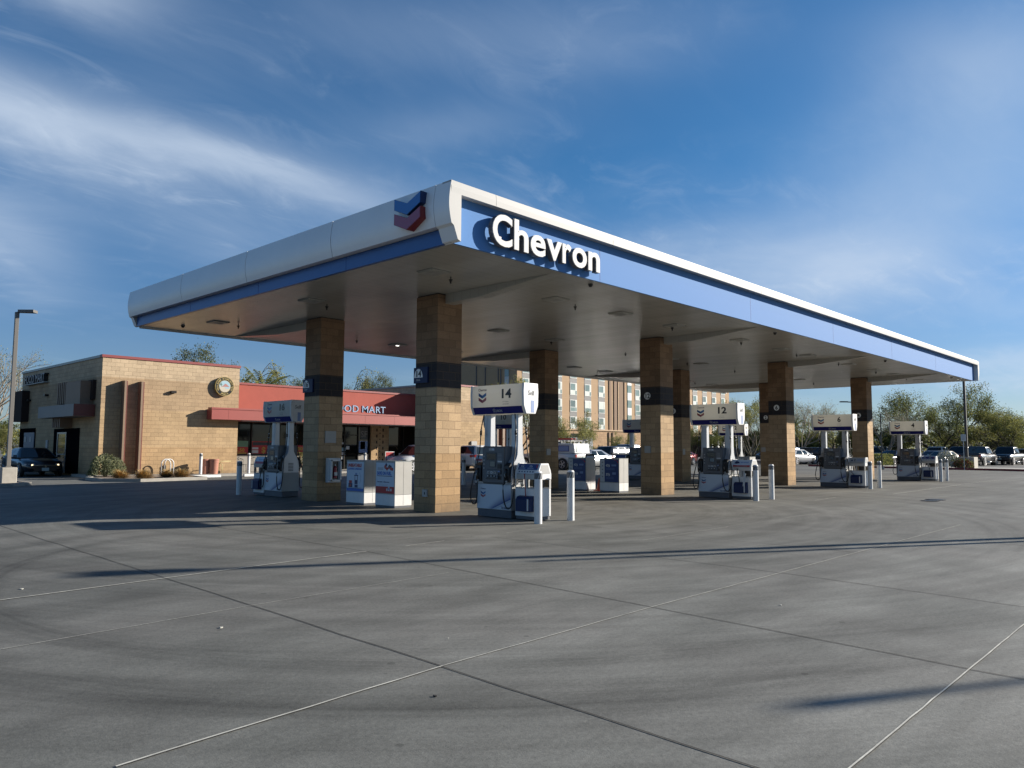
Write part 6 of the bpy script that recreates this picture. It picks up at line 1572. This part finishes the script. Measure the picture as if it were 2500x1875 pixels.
def leaf_dome(name, x, y, rx, ry, h, ms, cnt, s, label, cat, seed, z0=.1, box=0., group=None, stem='barkd', parent_cat=None):
    rd = random.Random(seed); t = thing(name, (x, y, z0), label=label, cat=cat, group=group); b = MB()
    for i in range(cnt):
        a = rd.uniform(0, 6.28); e = math.asin(rd.random()); rr_ = (1 - .32 * rd.random() ** 2) * (1 + .09 * sin(3 * a + seed) + .07 * sin(7 * a) + .06 * sin(5 * e + a))
        if box:
            u, v = rd.uniform(-1, 1), rd.uniform(-1, 1); f_ = rd.choice((0, 1, 2))
            q = [rd.uniform(-1, 1), rd.uniform(-1, 1), rd.random()]
            if f_ == 0: q[0] = rd.choice((-1, 1)) * rd.uniform(.9, 1)
            elif f_ == 1: q[1] = rd.choice((-1, 1)) * rd.uniform(.9, 1)
            else: q[2] = rd.uniform(.9, 1)
            p = Vector((q[0] * rx, q[1] * ry, q[2] * h))
        else: p = Vector((rx * cos(a) * cos(e) * rr_, ry * sin(a) * cos(e) * rr_, h * (.08 + .92 * sin(e)) * rr_))
        d = Vector((rd.gauss(0, 1) + p.x / rx, rd.gauss(0, 1) + p.y / ry, rd.gauss(0, 1) + .6)).normalized(); e_ = d.orthogonal().normalized(); e_.rotate(Matrix.Rotation(rd.uniform(0, 6.28), 3, d))
        ss = s * rd.uniform(.6, 1.4); b.poly([p - e_ * ss * .3, p + e_ * ss * .3, p + d * ss], rd.choice(ms))
    b.build('foliage', t, fixn=False)
    b = MB()
    for i in range(9):
        a = 6.28 * i / 9; b.tube([(0, 0, -.05), (rx * .4 * cos(a), ry * .4 * sin(a), h * .4), (rx * .75 * cos(a), ry * .75 * sin(a), h * .72)], .02, stem, seg=4, r2=.008)
    b.build('stem', t, fixn=False); return t
leaf_dome('shrub', .9, 24.75, .78, .70, .98, ('leafD', 'leafE', 'leafD', 'leafC'), 5200, .075, 'rounded grey green shrub at the corner of the block wing', 'shrub', 3)
leaf_dome('hedge', 61.6, 9.9, 1.6, 1.0, 1.0, ('leafC', 'leafA', 'leafC', 'leafB'), 4200, .12, 'clipped green hedge on the lot island right of column 4', 'hedge', 5, box=1)
leaf_dome('shrub', 56.8, 1.9 - .2, .9, .7, .75, ('leafA', 'leafC', 'redleaf'), 1500, .10, 'low shrub beside the pale concrete lamp base', 'shrub', 8)
leaf_dome('hood_glare_dome', 57.2, 3.0, 1.3, .8, 1.25, ('hoodglare', 'hoodglare', 'leafA', 'hoodglare'), 2600, .12, 'white dome standing in for a glaring car hood behind the bollards of dispenser 4', 'shrub', 9)  # leafy white dome added in place of a sunlit, glaring car hood
leaf_dome('shrub', 12.7, 26.6, .75, .5, 1.05, ('leafB', 'leafA', 'leafC', 'redleaf'), 2600, .07, 'shrub under the shop window beside dispenser 16', 'shrub', 10)
leaf_dome('shrub', 22.4, 27.0, .6, .5, 1.2, ('leafA', 'leafC'), 2000, .08, 'shrub in front of the dark shop window left of column 14', 'shrub', 14)
def grass_tuft(x, y, r, h, seed, label):
    rd = random.Random(seed); t = thing('grass_clump', (x, y, .10), label=label, cat='grass clump', group='dry ornamental grass clumps'); b = MB()
    for i in range(1500):
        a = rd.uniform(0, 6.28); lean = rd.random() ** .6 * 1.45; L = h * rd.uniform(.75, 1.15) * (1.15 if lean > 1 else 1)
        d = Vector((cos(a), sin(a), 0)); p = d * rd.uniform(0, r * .25); dd = Vector((d.x * sin(lean), d.y * sin(lean), cos(lean))); w = Vector((-d.y, d.x, 0)) * rd.uniform(.004, .009)
        m_ = rd.choice(('grassA', 'grassA', 'grassC', 'grassB')) if lean < 1.1 else rd.choice(('grassB', 'grassB', 'grassA'))
        p1 = p + dd * L * .6; dd2 = (dd + Vector((d.x * .4, d.y * .4, -.35))).normalized(); p2 = p1 + dd2 * L * .45 * (r / max(.1, h))
        b.poly([p - w, p + w, p1 + w, p1 - w], m_); b.poly([p1 - w, p1 + w, p2], m_)
    b.build('blades', t, fixn=False)
grass_tuft(.72, 22.3, .42, .48, 1, 'golden dry grass clump, first from the left, beside the grey green shrub')
grass_tuft(1.28, 21.15, .46, .50, 2, 'greenish dry grass clump, second from the left and nearest, at the kerb')
grass_tuft(2.8, 22.4, .36, .44, 3, 'golden dry grass clump, third from the left, near the bicycle hoops')
grass_tuft(3.2, 21.7, .46, .48, 4, 'large golden dry grass clump, rightmost of the four')
